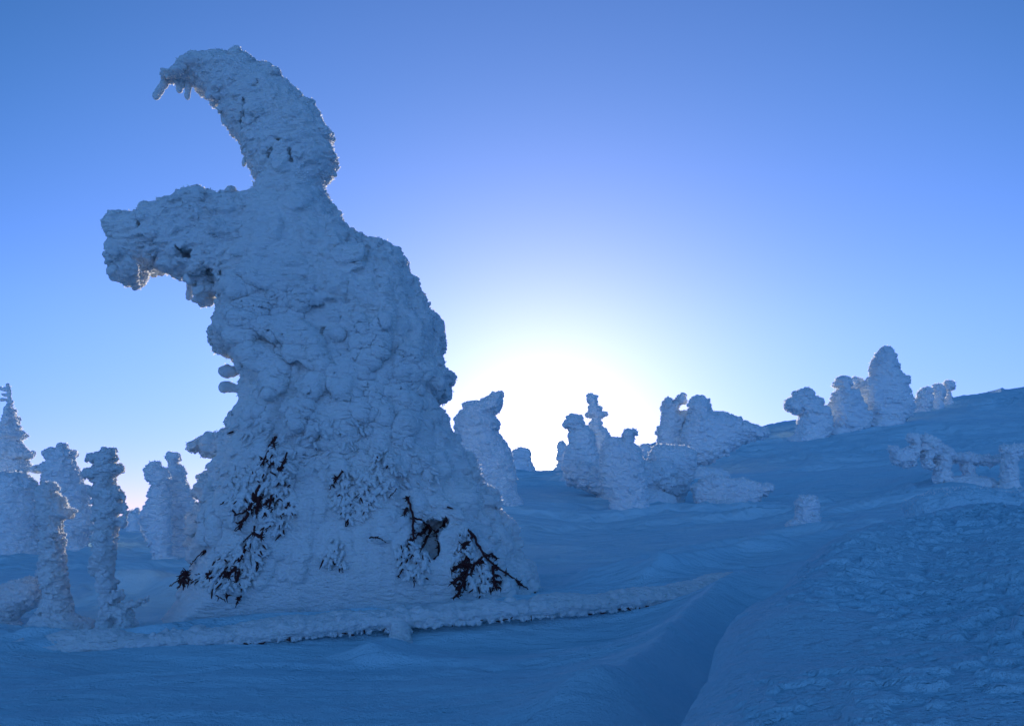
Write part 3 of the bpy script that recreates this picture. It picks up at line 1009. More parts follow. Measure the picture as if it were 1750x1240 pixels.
# ------------------------------------------------------------------ bare branches and frosted sprays on the big tree
def tube(pts, radii, seg=7):
    pts = np.asarray(pts, float)
    V, Q = [], []
    for i, p in enumerate(pts):
        d = pts[min(i + 1, len(pts) - 1)] - pts[max(i - 1, 0)]
        d /= max(np.linalg.norm(d), 1e-9)
        u = np.cross(d, [0, 1, 0.01]); u /= max(np.linalg.norm(u), 1e-9)
        v = np.cross(d, u)
        for k in range(seg):
            a = 2 * math.pi * k / seg
            V.append(p + (u * math.cos(a) + v * math.sin(a)) * radii[i])
    for i in range(len(pts) - 1):
        for k in range(seg):
            k2 = (k + 1) % seg
            Q.append((i * seg + k, i * seg + k2, (i + 1) * seg + k2, (i + 1) * seg + k))
    n = len(V)
    V.append(pts[0]); V.append(pts[-1])
    for k in range(seg):
        k2 = (k + 1) % seg
        Q.append((n, n, k2, k)); Q.append((n + 1, n + 1, (len(pts) - 1) * seg + k, (len(pts) - 1) * seg + k2))
    return V, Q


class MB:
    def __init__(s): s.V, s.Q = [], []
    def add(s, V, Q):
        o = len(s.V); s.V += list(V); s.Q += [tuple(i + o for i in q) for q in Q]
    def tube(s, pts, radii, seg=7): s.add(*tube(pts, radii, seg))
    def build(s, name, mat, parent):
        bm_v = np.array(s.V); me = bpy.data.meshes.new(name)
        faces = []
        for q in s.Q:
            t = []
            for i in q:
                if i not in t: t.append(i)
            faces.append(t)
        me.from_pydata([tuple(v) for v in bm_v], [], faces)
        me.update()
        for p in me.polygons: p.use_smooth = True
        me.materials.append(mat)
        o = bpy.data.objects.new(name, me); COL.objects.link(o)
        if parent is not None:
            o.parent = parent
            bpy.context.view_layer.update()
            o.matrix_parent_inverse = parent.matrix_world.inverted()
        return o


def crown_bvh():
    me = CROWN.data
    n = len(me.vertices)
    co = np.empty(n * 3, np.float32); me.vertices.foreach_get("co", co)
    co = co.reshape(-1, 3)
    nl = len(me.loops); li = np.empty(nl, np.int32); me.loops.foreach_get("vertex_index", li)
    return BVHTree.FromPolygons([tuple(v) for v in co.tolist()], li.reshape(-1, 4).tolist())


BV = crown_bvh()


def on_tree(px, py, lift=0.03):
    d = Vector([float(v) for v in ray(px, py)]).normalized()
    hit = BV.ray_cast(Vector((0, 0, CAMZ)), d)
    if hit[0] is not None and hit[0].y < DT + 0.4:
        return np.array(hit[0] - d * lift)
    k = (DT - 0.8) / d.y
    p = np.array(Vector((0, 0, CAMZ)) + d * k)
    return p


def smooth_path(P, n=4, jit=0.006, rnd=None):
    P = np.asarray(P, float)
    out = []
    for i in range(len(P) - 1):
        for t in np.linspace(0, 1, n, endpoint=False):
            out.append(P[i] * (1 - t) + P[i + 1] * t + (rnd.normal(0, jit, 3) if rnd is not None and (i or t) else 0))
    out.append(P[-1])
    return np.array(out)


BRANCHES = [
    # (main stem in Z3 px, radius px), list of side twigs
    ([(500, 120), (480, 150), (455, 210), (430, 250)], 7, [[(485, 140), (495, 165)], [(440, 215), (425, 240)], [(490, 235), (475, 250)]]),
    ([(550, 190), (540, 230), (510, 275)], 4, [[(540, 225), (520, 262)], [(525, 255), (505, 268)]]),
    ([(430, 335), (405, 390), (385, 430), (350, 460), (315, 470)], 6, [[(405, 390), (425, 410), (440, 440)], [(400, 400), (390, 460)], [(385, 430), (375, 470), (350, 500)], [(430, 360), (415, 430), (412, 470)], [(400, 370), (395, 420)], [(425, 380), (440, 400)], [(480, 380), (470, 440)], [(495, 395), (465, 410)], [(470, 400), (440, 430)]]),
    ([(380, 460), (352, 495), (315, 538)], 4, [[(355, 492), (330, 505)], [(350, 505), (335, 535)]]),
    ([(405, 518), (402, 545), (375, 570), (355, 590)], 4, [[(400, 550), (440, 570)], [(440, 545), (432, 580)]]),
    ([(372, 598), (345, 655), (320, 700), (290, 735), (262, 750), (238, 778)], 6, [[(290, 735), (270, 722), (250, 745)], [(320, 700), (318, 745)], [(300, 722), (290, 755)], [(335, 720), (325, 770)], [(345, 655), (330, 668)], [(205, 730), (188, 765)], [(160, 730), (148, 765)], [(190, 725), (205, 745)]]),
    ([(185, 625), (150, 665), (115, 700)], 2.5, [[(185, 625), (175, 640)]]),
    ([(120, 735), (90, 745), (60, 765), (25, 786)], 4.5, [[(100, 742), (85, 715)], [(95, 745), (110, 720)], [(90, 745), (125, 760)], [(85, 750), (70, 790)], [(90, 750), (88, 790)], [(75, 755), (110, 775)], [(100, 720), (70, 750)]]),
    ([(232, 828), (250, 838), (270, 846)], 2.5, [[(285, 828), (278, 836)]]),
    ([(345, 828), (332, 850), (320, 880)], 4, [[(338, 838), (330, 846)]]),
    ([(800, 275), (778, 300), (752, 330), (742, 355)], 4.5, [[(780, 300), (760, 312)], [(752, 330), (765, 345)], [(770, 300), (745, 322)]]),
    ([(820, 488), (822, 505), (818, 518)], 5, []),
    ([(1045, 348), (1025, 372), (1005, 390)], 2, []),
    ([(795, 685), (797, 705), (795, 722)], 2.5, []),
    ([(1088, 390), (1100, 430), (1113, 478), (1150, 492), (1182, 515), (1215, 548)], 5.5, [[(1088, 400), (1080, 385)], [(1085, 440), (1075, 465)], [(1215, 548), (1245, 520), (1265, 485)], [(1115, 478), (1112, 530), (1115, 575), (1090, 610)], [(1105, 575), (1088, 610)], [(1182, 515), (1160, 545), (1130, 560)], [(1190, 530), (1170, 580), (1150, 620)], [(1215, 548), (1230, 600), (1225, 650), (1205, 668)]]),
    ([(1068, 708), (1058, 725), (1047, 742)], 4, []),
    ([(1113, 728), (1115, 750), (1118, 780)], 4, []),
    ([(918, 572), (945, 568), (970, 578), (992, 592)], 2.5, []),
    ([(1355, 535), (1385, 560), (1400, 600), (1430, 652), (1480, 695), (1540, 737), (1590, 772), (1625, 800)], 6, [
        [(1378, 560), (1355, 600), (1320, 630)], [(1355, 590), (1330, 600)], [(1345, 600), (1335, 622)], [(1422, 655), (1390, 685), (1360, 690), (1335, 700)], [(1390, 685), (1370, 730), (1340, 745)], [(1360, 700), (1345, 750), (1325, 790), (1315, 820), (1292, 840)],
        [(1340, 745), (1310, 750), (1295, 775)], [(1345, 760), (1340, 800)], [(1325, 770), (1300, 790)], [(1330, 790), (1300, 800)], [(1365, 660), (1335, 680), (1350, 700)], [(1370, 690), (1320, 690), (1285, 720)], [(1430, 652), (1462, 645), (1488, 665)], [(1470, 695), (1470, 735), (1472, 765), (1482, 792)],
        [(1472, 738), (1500, 740)], [(1475, 765), (1508, 768)], [(1482, 785), (1505, 795)], [(1430, 680), (1400, 685)], [(1480, 690), (1490, 715)], [(1535, 732), (1520, 722)], [(1580, 765), (1590, 782)], [(1320, 745), (1300, 765), (1285, 770)], [(1345, 720), (1325, 735)], [(1335, 700), (1290, 700)]]),
    ([(1655, 815), (1670, 820), (1688, 822)], 3, [[(1672, 820), (1685, 815)]]),
]


def bare_branches():
    rnd = np.random.default_rng(21)
    px = DT / F * 0.92
    for stem, r, sides in BRANCHES:
        P = np.array([on_tree(*q, lift=0.06 + 0.02 * i / max(1, len(stem))) for i, q in enumerate(Z3(stem))])
        # a branch stands off the surface rather than following each lump
        yy = P[:, 1].copy()
        P[:, 1] = np.minimum(yy, np.linspace(yy[0], yy[-1], len(yy)))
        P = smooth_path(P, 4, 0.005, rnd)
        rr = np.linspace(r, max(1.2, r * 0.35), len(P)) * px * 0.42 * (0.85 + 0.3 * rnd.random(len(P)))
        m = MB(); m.tube(P, rr)
        for k in range(max(3, len(P) // 2)):
            i = rnd.integers(1, len(P))
            d = rnd.normal(0, 1, 3); d[1] = -abs(d[1]) * 0.4; d /= np.linalg.norm(d)
            L = (2 + 4 * rnd.random()) * px
            m.tube([P[i], P[i] + d * L * 0.6, P[i] + d * L], [0.9 * px, 0.7 * px, 0.3 * px], 5)
        br = m.build("bare_branch", M_BARK, TREE)
        for sd in sides:
            t = MB()
            S = np.array([on_tree(*q, lift=0.07) for q in Z3(sd)])
            S = smooth_path(S, 4, 0.004, rnd)
            w = np.full(len(S), 1.0)
            w[-1] = 0.35
            t.tube(S, w * px * (1.6 + 1.4 * rnd.random()) * np.linspace(1, 0.8, len(S)), 6)
            # stubby dead needles and spurs
            for k in range(len(S) * 2):
                i = rnd.integers(0, len(S))
                d = rnd.normal(0, 1, 3); d[1] = -abs(d[1]) * 0.4; d[2] -= 0.4; d /= np.linalg.norm(d)
                L = (3 + 6 * rnd.random()) * px
                t.tube([S[i], S[i] + d * L * 0.6, S[i] + d * L], [0.9 * px, 0.8 * px, 0.3 * px], 5)
            t.build("twig", M_BARK, br)


bare_branches()


def frosted_spray(region, n, seed, rsz=(1.3, 3.2), bark=0.25, stuff=False):
    """hanging twigs each wrapped in rime, over a little exposed dark foliage; region in Z3 px polygon"""
    rnd = np.random.default_rng(seed)
    px = DT / F
    reg = Z3(region)
    xs = [p[0] for p in reg]; ys = [p[1] for p in reg]
    pts = []
    while len(pts) < n:
        c = np.stack([rnd.uniform(min(xs), max(xs), 400), rnd.uniform(min(ys), max(ys), 400)], -1)
        ins = poly_sdf(c[:, 0], c[:, 1], reg) < 0
        pts += [tuple(v) for v in c[ins]]
    pts = pts[:n]
    ctr = np.mean(reg, 0)
    P = [on_tree(x, y, 0.0 + 0.05 * rnd.random()) for x, y in pts]
    P = np.array(P)
    f = Field(P.min(0) - 0.22, P.max(0) + np.array([0.22, 0.15, 0.22]), 0.0115)
    darks = []
    for (x, y), p in zip(pts, P):
        d = np.array([0.35 * (ctr[0] - x) / 40 * -1 + rnd.normal(0, 0.6), -0.5 * rnd.random(), -1.0 + 0.5 * rnd.random()]); d /= np.linalg.norm(d)
        L = (4 + 9 * rnd.random()) * px
        r = rnd.uniform(*rsz) * px
        f.capsule(p, p + d * L, r, r * 0.75, k=0.008)
        if rnd.random() < bark:
            q = p + np.array([rnd.normal(0, 0.03), -0.02, -0.02])
            darks.append(([q, q + d * L * 0.6, q + d * L * 1.1], [1.2 * px, 1.3 * px, 0.4 * px]))
    V, Q = f.mesh()
    V = rime_detail(V, Q, 0.35, sc=0.45, seed=seed)
    s = mesh_obj("frosted_spray", V, Q, M_RIME, TREE)
    if stuff:
        s["kind"] = "stuff"
    for P_, r_ in darks:
        m = MB(); m.tube(P_, r_, 5); m.build("twig", M_BARK, s)


frosted_spray([(480, 180), (550, 200), (590, 380), (560, 500), (500, 560), (440, 520), (400, 420), (390, 300), (420, 220)], 230, 31, bark=0.25)
frosted_spray([(760, 290), (900, 260), (940, 380), (900, 470), (830, 500), (760, 420)], 170, 32, bark=0.08)
frosted_spray([(1050, 590), (1120, 570), (1180, 650), (1180, 770), (1080, 740), (1030, 640)], 110, 33, bark=0.15)
frosted_spray([(1300, 540), (1360, 530), (1420, 660), (1520, 800), (1420, 830), (1300, 760), (1290, 640)], 150, 34, bark=0.12)
frosted_spray([(370, 560), (460, 600), (430, 700), (340, 800), (230, 795), (150, 740), (220, 660)], 230, 35, bark=0.14)
frosted_spray([(300, 60), (640, 20), (1000, 60), (1200, 260), (1330, 500), (1120, 520), (950, 520), (720, 300), (600, 230), (420, 180), (330, 330), (230, 540), (200, 420)], 150, 39, rsz=(1.2, 3.0), bark=0.03, stuff=True)
frosted_spray([(940, 190), (1010, 180), (1040, 300), (980, 380), (930, 330)], 60, 37, bark=0.06)
frosted_spray([(300, 250), (370, 230), (390, 420), (330, 520), (280, 420)], 90, 38, bark=0.05)
frosted_spray([(740, 560), (800, 600), (810, 700), (720, 690)], 50, 36, bark=0.06)


# ------------------------------------------------------------------ rail in front of the tree
def rail():
    rnd = np.random.default_rng(51)
    pts = [(-120, 1128, 10.0), (0, 1116, 10.0), (120, 1107, 10.0), (206, 1100, 10.05), (450, 1080, 10.15), (597, 1065, 10.3), (741, 1052, 10.45), (900, 1040, 10.65), (1021, 1030, 10.9), (1143, 1018, 11.2), (1230, 1004, 11.5), (1290, 990, 11.9)]
    P = np.array([at(*p) for p in pts])
    root = empty("frosted_rail", at(690, 1110, 10.2), "long low rail thick with rime running across the snow in front of the huge tree", "rail")
    lo = P.min(0) - 0.3; hi = P.max(0) + 0.3
    f = Field(lo, hi, 0.017)
    n = 420
    tt = np.linspace(0, len(P) - 1, n)
    for t in tt:
        i = min(int(t), len(P) - 2); u = t - i
        c = P[i] * (1 - u) + P[i + 1] * u
        a = (0.074 - 0.02 * abs(t / (len(P) - 1) - 0.5)) * (0.75 + 0.6 * float(vnoise(np.array([[t * 4.1, 0.3, 0.7]]), 88)[0]))
        j = rnd.normal(0, 0.016, 3)
        f.blob(c + j, (0.09, 0.17 + 0.04 * rnd.random(), a * (0.85 + 0.35 * rnd.random())), k=0.035)
    # snow lumps on the top, rime fingers along the lower lip
    for q in range(26):
        t = rnd.random() * (len(P) - 1); i = min(int(t), len(P) - 2); u = t - i
        c = P[i] * (1 - u) + P[i + 1] * u
        r = 0.07 + 0.07 * rnd.random()
        f.blob(c + np.array([0, 0.05, 0.03]), (r * (2 + 2 * rnd.random()), r * 1.4, r), k=0.06)
    for q in range(360):
        t = rnd.random() * (len(P) - 1); i = min(int(t), len(P) - 2); u = t - i
        c = P[i] * (1 - u) + P[i + 1] * u
        a = rnd.uniform(-0.9, 3.6)
        r = 0.02 + 0.035 * rnd.random() ** 2
        f.blob(c + np.array([rnd.normal(0, 0.02), -0.17 * math.cos(a), 0.10 * math.sin(a)]), (r * 1.3, r, r), k=0.02)
    for q in range(520):
        t = rnd.random() * (len(P) - 1); i = min(int(t), len(P) - 2); u = t - i
        c = P[i] * (1 - u) + P[i + 1] * u + np.array([0, -0.12 - 0.04 * rnd.random(), -0.07])
        L = 0.012 + 0.03 * rnd.random()
        r = 0.010 + 0.012 * rnd.random()
        f.capsule(c, c + np.array([rnd.normal(0, 0.02), -0.02, -L]), r, r * 0.7, k=0.01)
    V, Q = f.mesh()
    V = rime_detail(V, Q, 0.6, sc=0.6, tilt=0.0, seed=51)
    mesh_obj("rail", V, Q, M_RIME, root)
    # bits of dark bark showing under the rime
    m = MB()
    px = 10.3 / F
    for q in range(90):
        t = (0.12 + 0.8 * rnd.random()) * (len(P) - 1); i = min(int(t), len(P) - 2); u = t - i
        c = P[i] * (1 - u) + P[i + 1] * u + np.array([0, -0.15 - 0.03 * rnd.random(), -0.07 - 0.04 * rnd.random()])
        d = np.array([rnd.normal(0, 1), -0.2, -0.2 + rnd.normal(0, 0.3)]); d /= np.linalg.norm(d)
        L = 0.02 + 0.03 * rnd.random()
        m.tube([c - d * L, c, c + d * L], [0.004, 0.010, 0.004], 5)
    m.build("bark", M_BARK, root)["kind"] = "stuff"
    # post
    pp = [at(683, 1062, 10.25), at(684, 1085, 10.18), at(684, 1104, 10.1), at(686, 1130, 9.95)]
    g = Field(np.min(pp, 0) - 0.3, np.max(pp, 0) + 0.3, 0.0155)
    for a, b in zip(pp[:-1], pp[1:]):
        g.capsule(a, b, 0.10, 0.12, k=0.03)
    g.shingles(60, 0.03, 0.07, rnd, k=0.015)
    V, Q = g.mesh(); V = rime_detail(V, Q, 0.6, sc=0.6, seed=52)
    mesh_obj("post", V, Q, M_RIME, root)


rail()

# ------------------------------------------------------------------ trees on the left
L = far_tree
spire = L([Z4([(42, 120), (62, 155), (72, 215), (85, 235), (105, 255), (95, 275), (80, 290), (100, 305), (115, 325), (145, 345), (135, 360), (110, 365), (135, 405), (120, 420), (100, 440), (140, 560), (150, 700), (-80, 700), (-100, 430), (-60, 380), (-80, 350), (-40, 300), (-22, 250), (8, 215), (30, 190), (33, 150)])], 30,
          "slender pointed rime tree with a bare twiggy tip at the left edge", 101, depth=0.9, kind="spire_tree",
          twigs=[((33 / 2.531, 640 + 42 / 2.531), (47 / 2.531, 640 + 160 / 2.531), 2.6, 4), ((6 / 2.531, 640 + 60 / 2.531), (36 / 2.531, 640 + 64 / 2.531), 2, 1.8), ((14 / 2.531, 640 + 82 / 2.531), (38 / 2.531, 640 + 85 / 2.531), 2.3, 1.8), ((4 / 2.531, 640 + 110 / 2.531), (40 / 2.531, 640 + 108 / 2.531), 2, 1.8), ((24 / 2.531, 640 + 152 / 2.531), (46 / 2.531, 640 + 150 / 2.531), 2, 2)])
L([Z4([(-80, 430), (20, 420), (70, 422), (110, 430), (140, 455), (158, 480), (150, 520), (165, 600), (160, 680), (172, 760), (150, 795), (-90, 800)])], 25, "broad round-shouldered rime tree in front of the pointed one at the left edge", 102)
L([Z4([(205, 330), (225, 318), (262, 320), (265, 303), (290, 303), (292, 318), (322, 330), (315, 360), (330, 400), (350, 430), (355, 470), (385, 485), (390, 530), (375, 550), (395, 580), (404, 605), (405, 650), (392, 670), (372, 700), (375, 770), (340, 790), (180, 780), (185, 640), (190, 480), (185, 455), (190, 425), (150, 420), (148, 398), (185, 395), (205, 370)])], 25.5, "wide rime tree with a small knob on top, behind the two thin trees", 103)
L([Z4([(155, 485), (185, 465), (225, 463), (248, 480), (255, 520), (275, 545), (300, 575), (325, 600), (300, 620), (270, 640), (262, 680), (190, 680), (172, 640), (160, 580)])], 12.0, "thin rime tree nearest the left edge, its sloping head on a white trunk", 104, kind="columnar_tree", mat=M_RIME, inset=3.0, depth=0.9, lump=(4, 11),
  trunk=[Z4([(180, 640), (265, 650), (275, 720), (280, 800), (287, 880), (300, 960), (315, 1020), (350, 1080), (380, 1120), (240, 1130), (232, 1080), (205, 1050), (190, 1090), (165, 1120), (150, 1150), (132, 1140), (130, 1080), (160, 1030), (192, 960), (185, 900), (168, 850), (175, 760), (170, 700)])])
L([Z4([(437, 335), (455, 315), (490, 313), (508, 325), (512, 360), (500, 380), (520, 392), (540, 405), (530, 420), (495, 440), (492, 470), (520, 485), (540, 510), (525, 545), (535, 570), (520, 590), (510, 600), (500, 660), (410, 680), (410, 660), (405, 600), (400, 540), (385, 520), (385, 495), (412, 480), (405, 460), (380, 455), (365, 435), (370, 410), (415, 390), (385, 385), (375, 365), (380, 353), (395, 345)])], 11.7, "thin rime tree standing in front of the gap, its head stacked like mushrooms", 105, kind="columnar_tree", mat=M_RIME, inset=3.0, depth=0.95, lump=(4, 11),
  trunk=[Z4([(405, 640), (500, 640), (505, 700), (500, 740), (490, 800), (497, 880), (495, 930), (535, 925), (545, 945), (505, 985), (570, 985), (640, 955), (655, 965), (570, 1010), (575, 1050), (610, 1090), (600, 1125), (520, 1125), (500, 1070), (480, 1125), (410, 1125), (425, 1060), (450, 1010), (430, 930), (420, 870), (390, 830), (405, 760), (412, 700)])],
  twigs=[((532 / 2.531, 640 + 530 / 2.531), (545 / 2.531, 640 + 600 / 2.531), 3, 2.5), ((545 / 2.531, 640 + 600 / 2.531), (530 / 2.531, 640 + 650 / 2.531), 2.5, 2.5), ((500 / 2.531, 640 + 625 / 2.531), (545 / 2.531, 640 + 625 / 2.531), 2.2, 2.2), ((495 / 2.531, 640 + 600 / 2.531), (540 / 2.531, 640 + 590 / 2.531), 2.2, 2.2), ((495 / 2.531, 640 + 648 / 2.531), (540 / 2.531, 640 + 645 / 2.531), 3, 3)])
L([Z4([(625, 405), (650, 378), (690, 380), (695, 400), (718, 408), (730, 440), (735, 600), (740, 780), (735, 840), (680, 845), (670, 780), (640, 700), (610, 640), (615, 590), (640, 560), (640, 510), (660, 480), (645, 460), (630, 430)])], 24, "rime tree with a blunt square head, left one of the pair beside the huge tree", 106)
L([Z4([(718, 365), (730, 340), (760, 335), (775, 350), (770, 375), (768, 390), (800, 405), (800, 440), (815, 490), (830, 510), (832, 530), (848, 545), (870, 600), (850, 700), (800, 760), (740, 790), (725, 700), (715, 420), (735, 400), (735, 378)])], 25.2, "rime tree with a ball head on a thin neck, beside the huge tree", 107)
L([Z4([(548, 605), (560, 588), (590, 578), (608, 585), (615, 620), (612, 660), (560, 665), (545, 640)])], 44, "tiny distant snowy bush in the gap between the left trees", 108, kind="snowy_bush", cat="bush", group="snow-covered bushes")
L([Z4([(-40, 930), (20, 905), (60, 895), (110, 880), (150, 880), (190, 910), (192, 960), (165, 1000), (110, 1015), (60, 1030), (0, 1045), (-50, 1040)])], 12.8, "low frosted bush at the foot of the thin tree by the left edge", 109, kind="frosted_bush", cat="bush", mat=M_RIME, lump=(4, 10), group="snow-covered bushes")
L([Z4([(610, 650), (640, 630), (700, 650), (780, 640), (840, 640), (850, 760), (760, 790), (640, 740)])], 30, "flat snowy thicket behind the pair of trees beside the huge tree", 110, kind="snowy_thicket", cat="bush", group="snow-covered bushes")

# ------------------------------------------------------------------ trees by the sun
L([Z5([(110, 300), (112, 270), (108, 230), (125, 195), (150, 170), (150, 145), (185, 135), (230, 130), (265, 115), (295, 92), (340, 88), (353, 105), (345, 150), (330, 190), (310, 205), (332, 240), (330, 270), (318, 280), (345, 310), (365, 350), (385, 375), (395, 420), (410, 500), (420, 600), (300, 640), (60, 640), (60, 420)])], 25, "stout rime tree with a horn-like tip leaning right, between the huge tree and the sun", 111)
L([Z5([(385, 395), (410, 375), (440, 362), (470, 365), (490, 390), (500, 450), (385, 455)])], 58, "small distant bush just left of the sun", 112, kind="snowy_bush", cat="bush", group="snow-covered bushes")
L([Z5([(620, 350), (640, 332), (655, 340), (662, 365), (668, 400), (660, 440), (615, 440)])], 60, "tiny upright bush just right of the sun", 113, kind="snowy_bush", cat="bush", group="snow-covered bushes")
L([Z5([(650, 240), (665, 215), (700, 198), (740, 205), (752, 225), (752, 250), (780, 260), (800, 290), (805, 350), (830, 420), (830, 560), (650, 560), (650, 420), (665, 365), (680, 345), (677, 300), (685, 285), (660, 265)])], 33, "rime tree with a big round head just right of the sun", 114)
L([Z5([(770, 105), (785, 95), (800, 105), (820, 110), (822, 150), (840, 160), (838, 185), (865, 188), (868, 205), (840, 215), (842, 260), (860, 275), (882, 310), (900, 400), (890, 560), (790, 560), (800, 400), (790, 300), (776, 262), (780, 245), (800, 225), (795, 210), (760, 210), (755, 195), (775, 188), (778, 150)])], 35, "narrow rime tree shaped like a cross beside the round-headed one", 115, lump=(2.5, 5), inset=0.2)
L([Z5([(850, 330), (890, 312), (935, 315), (950, 280), (975, 272), (1015, 273), (1022, 292), (1000, 308), (1005, 340), (1030, 365), (1050, 420), (1062, 520), (1072, 600), (1062, 670), (1000, 690), (900, 700), (890, 620), (850, 560), (830, 480), (835, 400)])], 24.5, "rime tree with a flat hooked cap, its foot reaching down into the slope", 116)
L([Z5([(655, 470), (700, 430), (780, 440), (850, 420), (930, 440), (1010, 430), (1080, 440), (1150, 420), (1210, 470), (1190, 560), (1100, 590), (1060, 640), (960, 655), (860, 610), (760, 570), (670, 540)])], 27.5, "low bank of snow-buried brush joining the trees to the right of the sun", 133, kind="snowy_brush", cat="bush", depth=0.9, lump=(5, 16), group="snow-covered bushes")
L([Z5([(1028, 368), (1045, 348), (1068, 348), (1088, 370), (1095, 440), (1028, 440)])], 48, "small rounded bush in the gap under the hooked tree", 117, kind="snowy_bush", cat="bush", group="snow-covered bushes")
L([Z5([(1075, 400), (1105, 360), (1150, 350), (1250, 358), (1300, 375), (1315, 430), (1300, 500), (1280, 570), (1200, 605), (1120, 610), (1080, 540), (1060, 470)])], 28.5, "broad low snow-buried tree below the twin-headed one", 118, kind="buried_tree")
L([Z5([(1138, 150), (1150, 125), (1175, 113), (1192, 118), (1194, 138), (1205, 130), (1215, 110), (1245, 100), (1265, 115), (1262, 135), (1235, 145), (1222, 170), (1225, 190), (1250, 178), (1275, 185), (1290, 370), (1125, 375), (1122, 345), (1120, 300), (1105, 290), (1118, 275), (1135, 250), (1142, 190)])], 38, "twin-headed rime tree with two stubby horns", 119, lump=(4, 9))
L([Z5([(1272, 150), (1290, 120), (1310, 102), (1340, 108), (1375, 125), (1386, 150), (1380, 175), (1400, 180), (1440, 185), (1480, 200), (1530, 215), (1540, 235), (1560, 230), (1570, 245), (1600, 250), (1640, 265), (1672, 280), (1670, 310), (1550, 340), (1400, 370), (1250, 395), (1240, 300), (1280, 190)])], 37, "round-headed rime tree tapering into a long low ridge of snowy brush to the right", 120, lump=(4, 9), depth=0.8)
L([Z5([(1290, 560), (1350, 510), (1420, 492), (1480, 520), (1560, 522), (1640, 540), (1690, 545), (1690, 572), (1600, 595), (1450, 605), (1320, 605)])], 27, "low spread-out patch of snowy brush on the slope right of the buried tree", 121, kind="snowy_brush", cat="bush", depth=0.7, group="snow-covered bushes")

# ------------------------------------------------------------------ trees on the slope at right
L([Z6([(130, 370), (140, 360), (170, 350), (180, 320), (220, 305), (240, 295), (270, 305), (290, 340), (335, 350), (342, 375), (335, 390), (360, 395), (375, 420), (382, 450), (385, 530), (330, 565), (170, 570), (200, 500), (205, 470), (215, 440), (180, 435), (135, 410)])], 49, "rime tree with a head jutting left like a muzzle, leftmost on the skyline slope", 122, lump=(4, 9))
L([Z6([(405, 255), (435, 232), (475, 237), (487, 260), (487, 300), (530, 310), (560, 380), (590, 440), (595, 500), (440, 530), (375, 540), (375, 395), (390, 350), (410, 310), (425, 300), (405, 280)])], 50, "rime tree with a round head, just left of the tall cone-shaped one on the slope", 123, lump=(4, 9))
L([Z6([(488, 255), (515, 236), (552, 250), (568, 290), (580, 340), (575, 420), (510, 420), (500, 320)])], 52, "rime tree peeking between the round-headed tree and the cone on the slope", 124, lump=(4, 8))
L([Z6([(640, 100), (660, 78), (690, 72), (715, 90), (725, 140), (740, 160), (745, 200), (760, 225), (790, 240), (797, 270), (790, 290), (805, 300), (805, 330), (825, 350), (832, 390), (820, 440), (700, 490), (620, 500), (560, 440), (545, 330), (550, 280), (580, 245), (600, 235), (600, 190), (605, 160), (620, 125)])], 51, "tall cone-shaped rime tree, highest on the right slope", 125, lump=(4, 10))
L([Z6([(850, 360), (860, 320), (870, 300), (900, 290), (928, 297), (932, 330), (920, 400), (840, 410)])], 57, "small blocky rime tree at the left of the three little ones by the ridge", 126, lump=(3, 7))
L([Z6([(930, 345), (935, 288), (960, 272), (990, 268), (1000, 300), (985, 365), (930, 370)])], 58, "small low rime tree in the middle of the three little ones by the ridge", 127, lump=(3, 6))
L([Z6([(998, 285), (1005, 258), (1030, 250), (1052, 265), (1047, 290), (1036, 300), (1038, 352), (990, 355), (1003, 310)])], 59, "small mushroom-headed rime tree at the right of the three little ones by the ridge", 128, lump=(3, 6))
L([Z6([(195, 905), (220, 882), (290, 885), (310, 920), (318, 1080), (270, 1098), (200, 1095), (140, 1055), (150, 1020), (190, 1010)])], 19, "short squat rime stump alone in the middle of the right slope", 129, kind="snowy_stump", cat="stump", group=None)
L([Z6([(860, 560), (900, 548), (960, 580), (1020, 620), (1060, 648), (1130, 645), (1180, 660), (1260, 670), (1310, 662), (1310, 690), (1250, 722), (1180, 712), (1150, 712), (1168, 820), (1165, 850), (1110, 830), (1095, 700), (1060, 692), (1032, 690), (1032, 800), (1020, 815), (940, 810), (955, 720), (960, 668), (932, 680), (932, 730), (890, 722), (875, 640)]),
   Z6([(705, 610), (760, 625), (810, 620), (830, 600), (790, 562), (820, 548), (862, 555), (862, 600), (840, 640), (780, 650), (720, 637)])], 25, "snow-bent tree arched over on three legs below the ridge on the right", 130, kind="bent_tree", lump=(4, 9))
L([Z6([(1300, 620), (1330, 605), (1400, 600), (1470, 620), (1480, 650), (1420, 660), (1392, 690), (1395, 860), (1318, 860), (1312, 720), (1315, 660)])], 24, "post-like rime tree with a flat cap at the right edge of the slope", 131, kind="columnar_tree", lump=(4, 9))
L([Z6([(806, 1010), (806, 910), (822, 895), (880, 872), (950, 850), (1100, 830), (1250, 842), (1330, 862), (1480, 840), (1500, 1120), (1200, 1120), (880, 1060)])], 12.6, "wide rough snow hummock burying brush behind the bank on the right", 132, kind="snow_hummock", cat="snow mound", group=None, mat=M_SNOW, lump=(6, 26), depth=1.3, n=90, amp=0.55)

# ------------------------------------------------------------------ light
sx, sy, sz = ray(936, 772)
sd = Vector((float(sx), float(sy), float(sz))).normalized()
EL = math.asin(sd.z); AZ = math.atan2(sd.x, sd.y)
sun = bpy.data.lights.new("sun", "SUN")
sun.energy = 5.0
sun.angle = math.radians(0.5)
sun.color = (1.0, 0.88, 0.74)
so = bpy.data.objects.new("sun", sun)
COL.objects.link(so)
so.rotation_euler = (-sd).to_track_quat("-Z", "Y").to_euler()
so.location = (0, 0, 30)

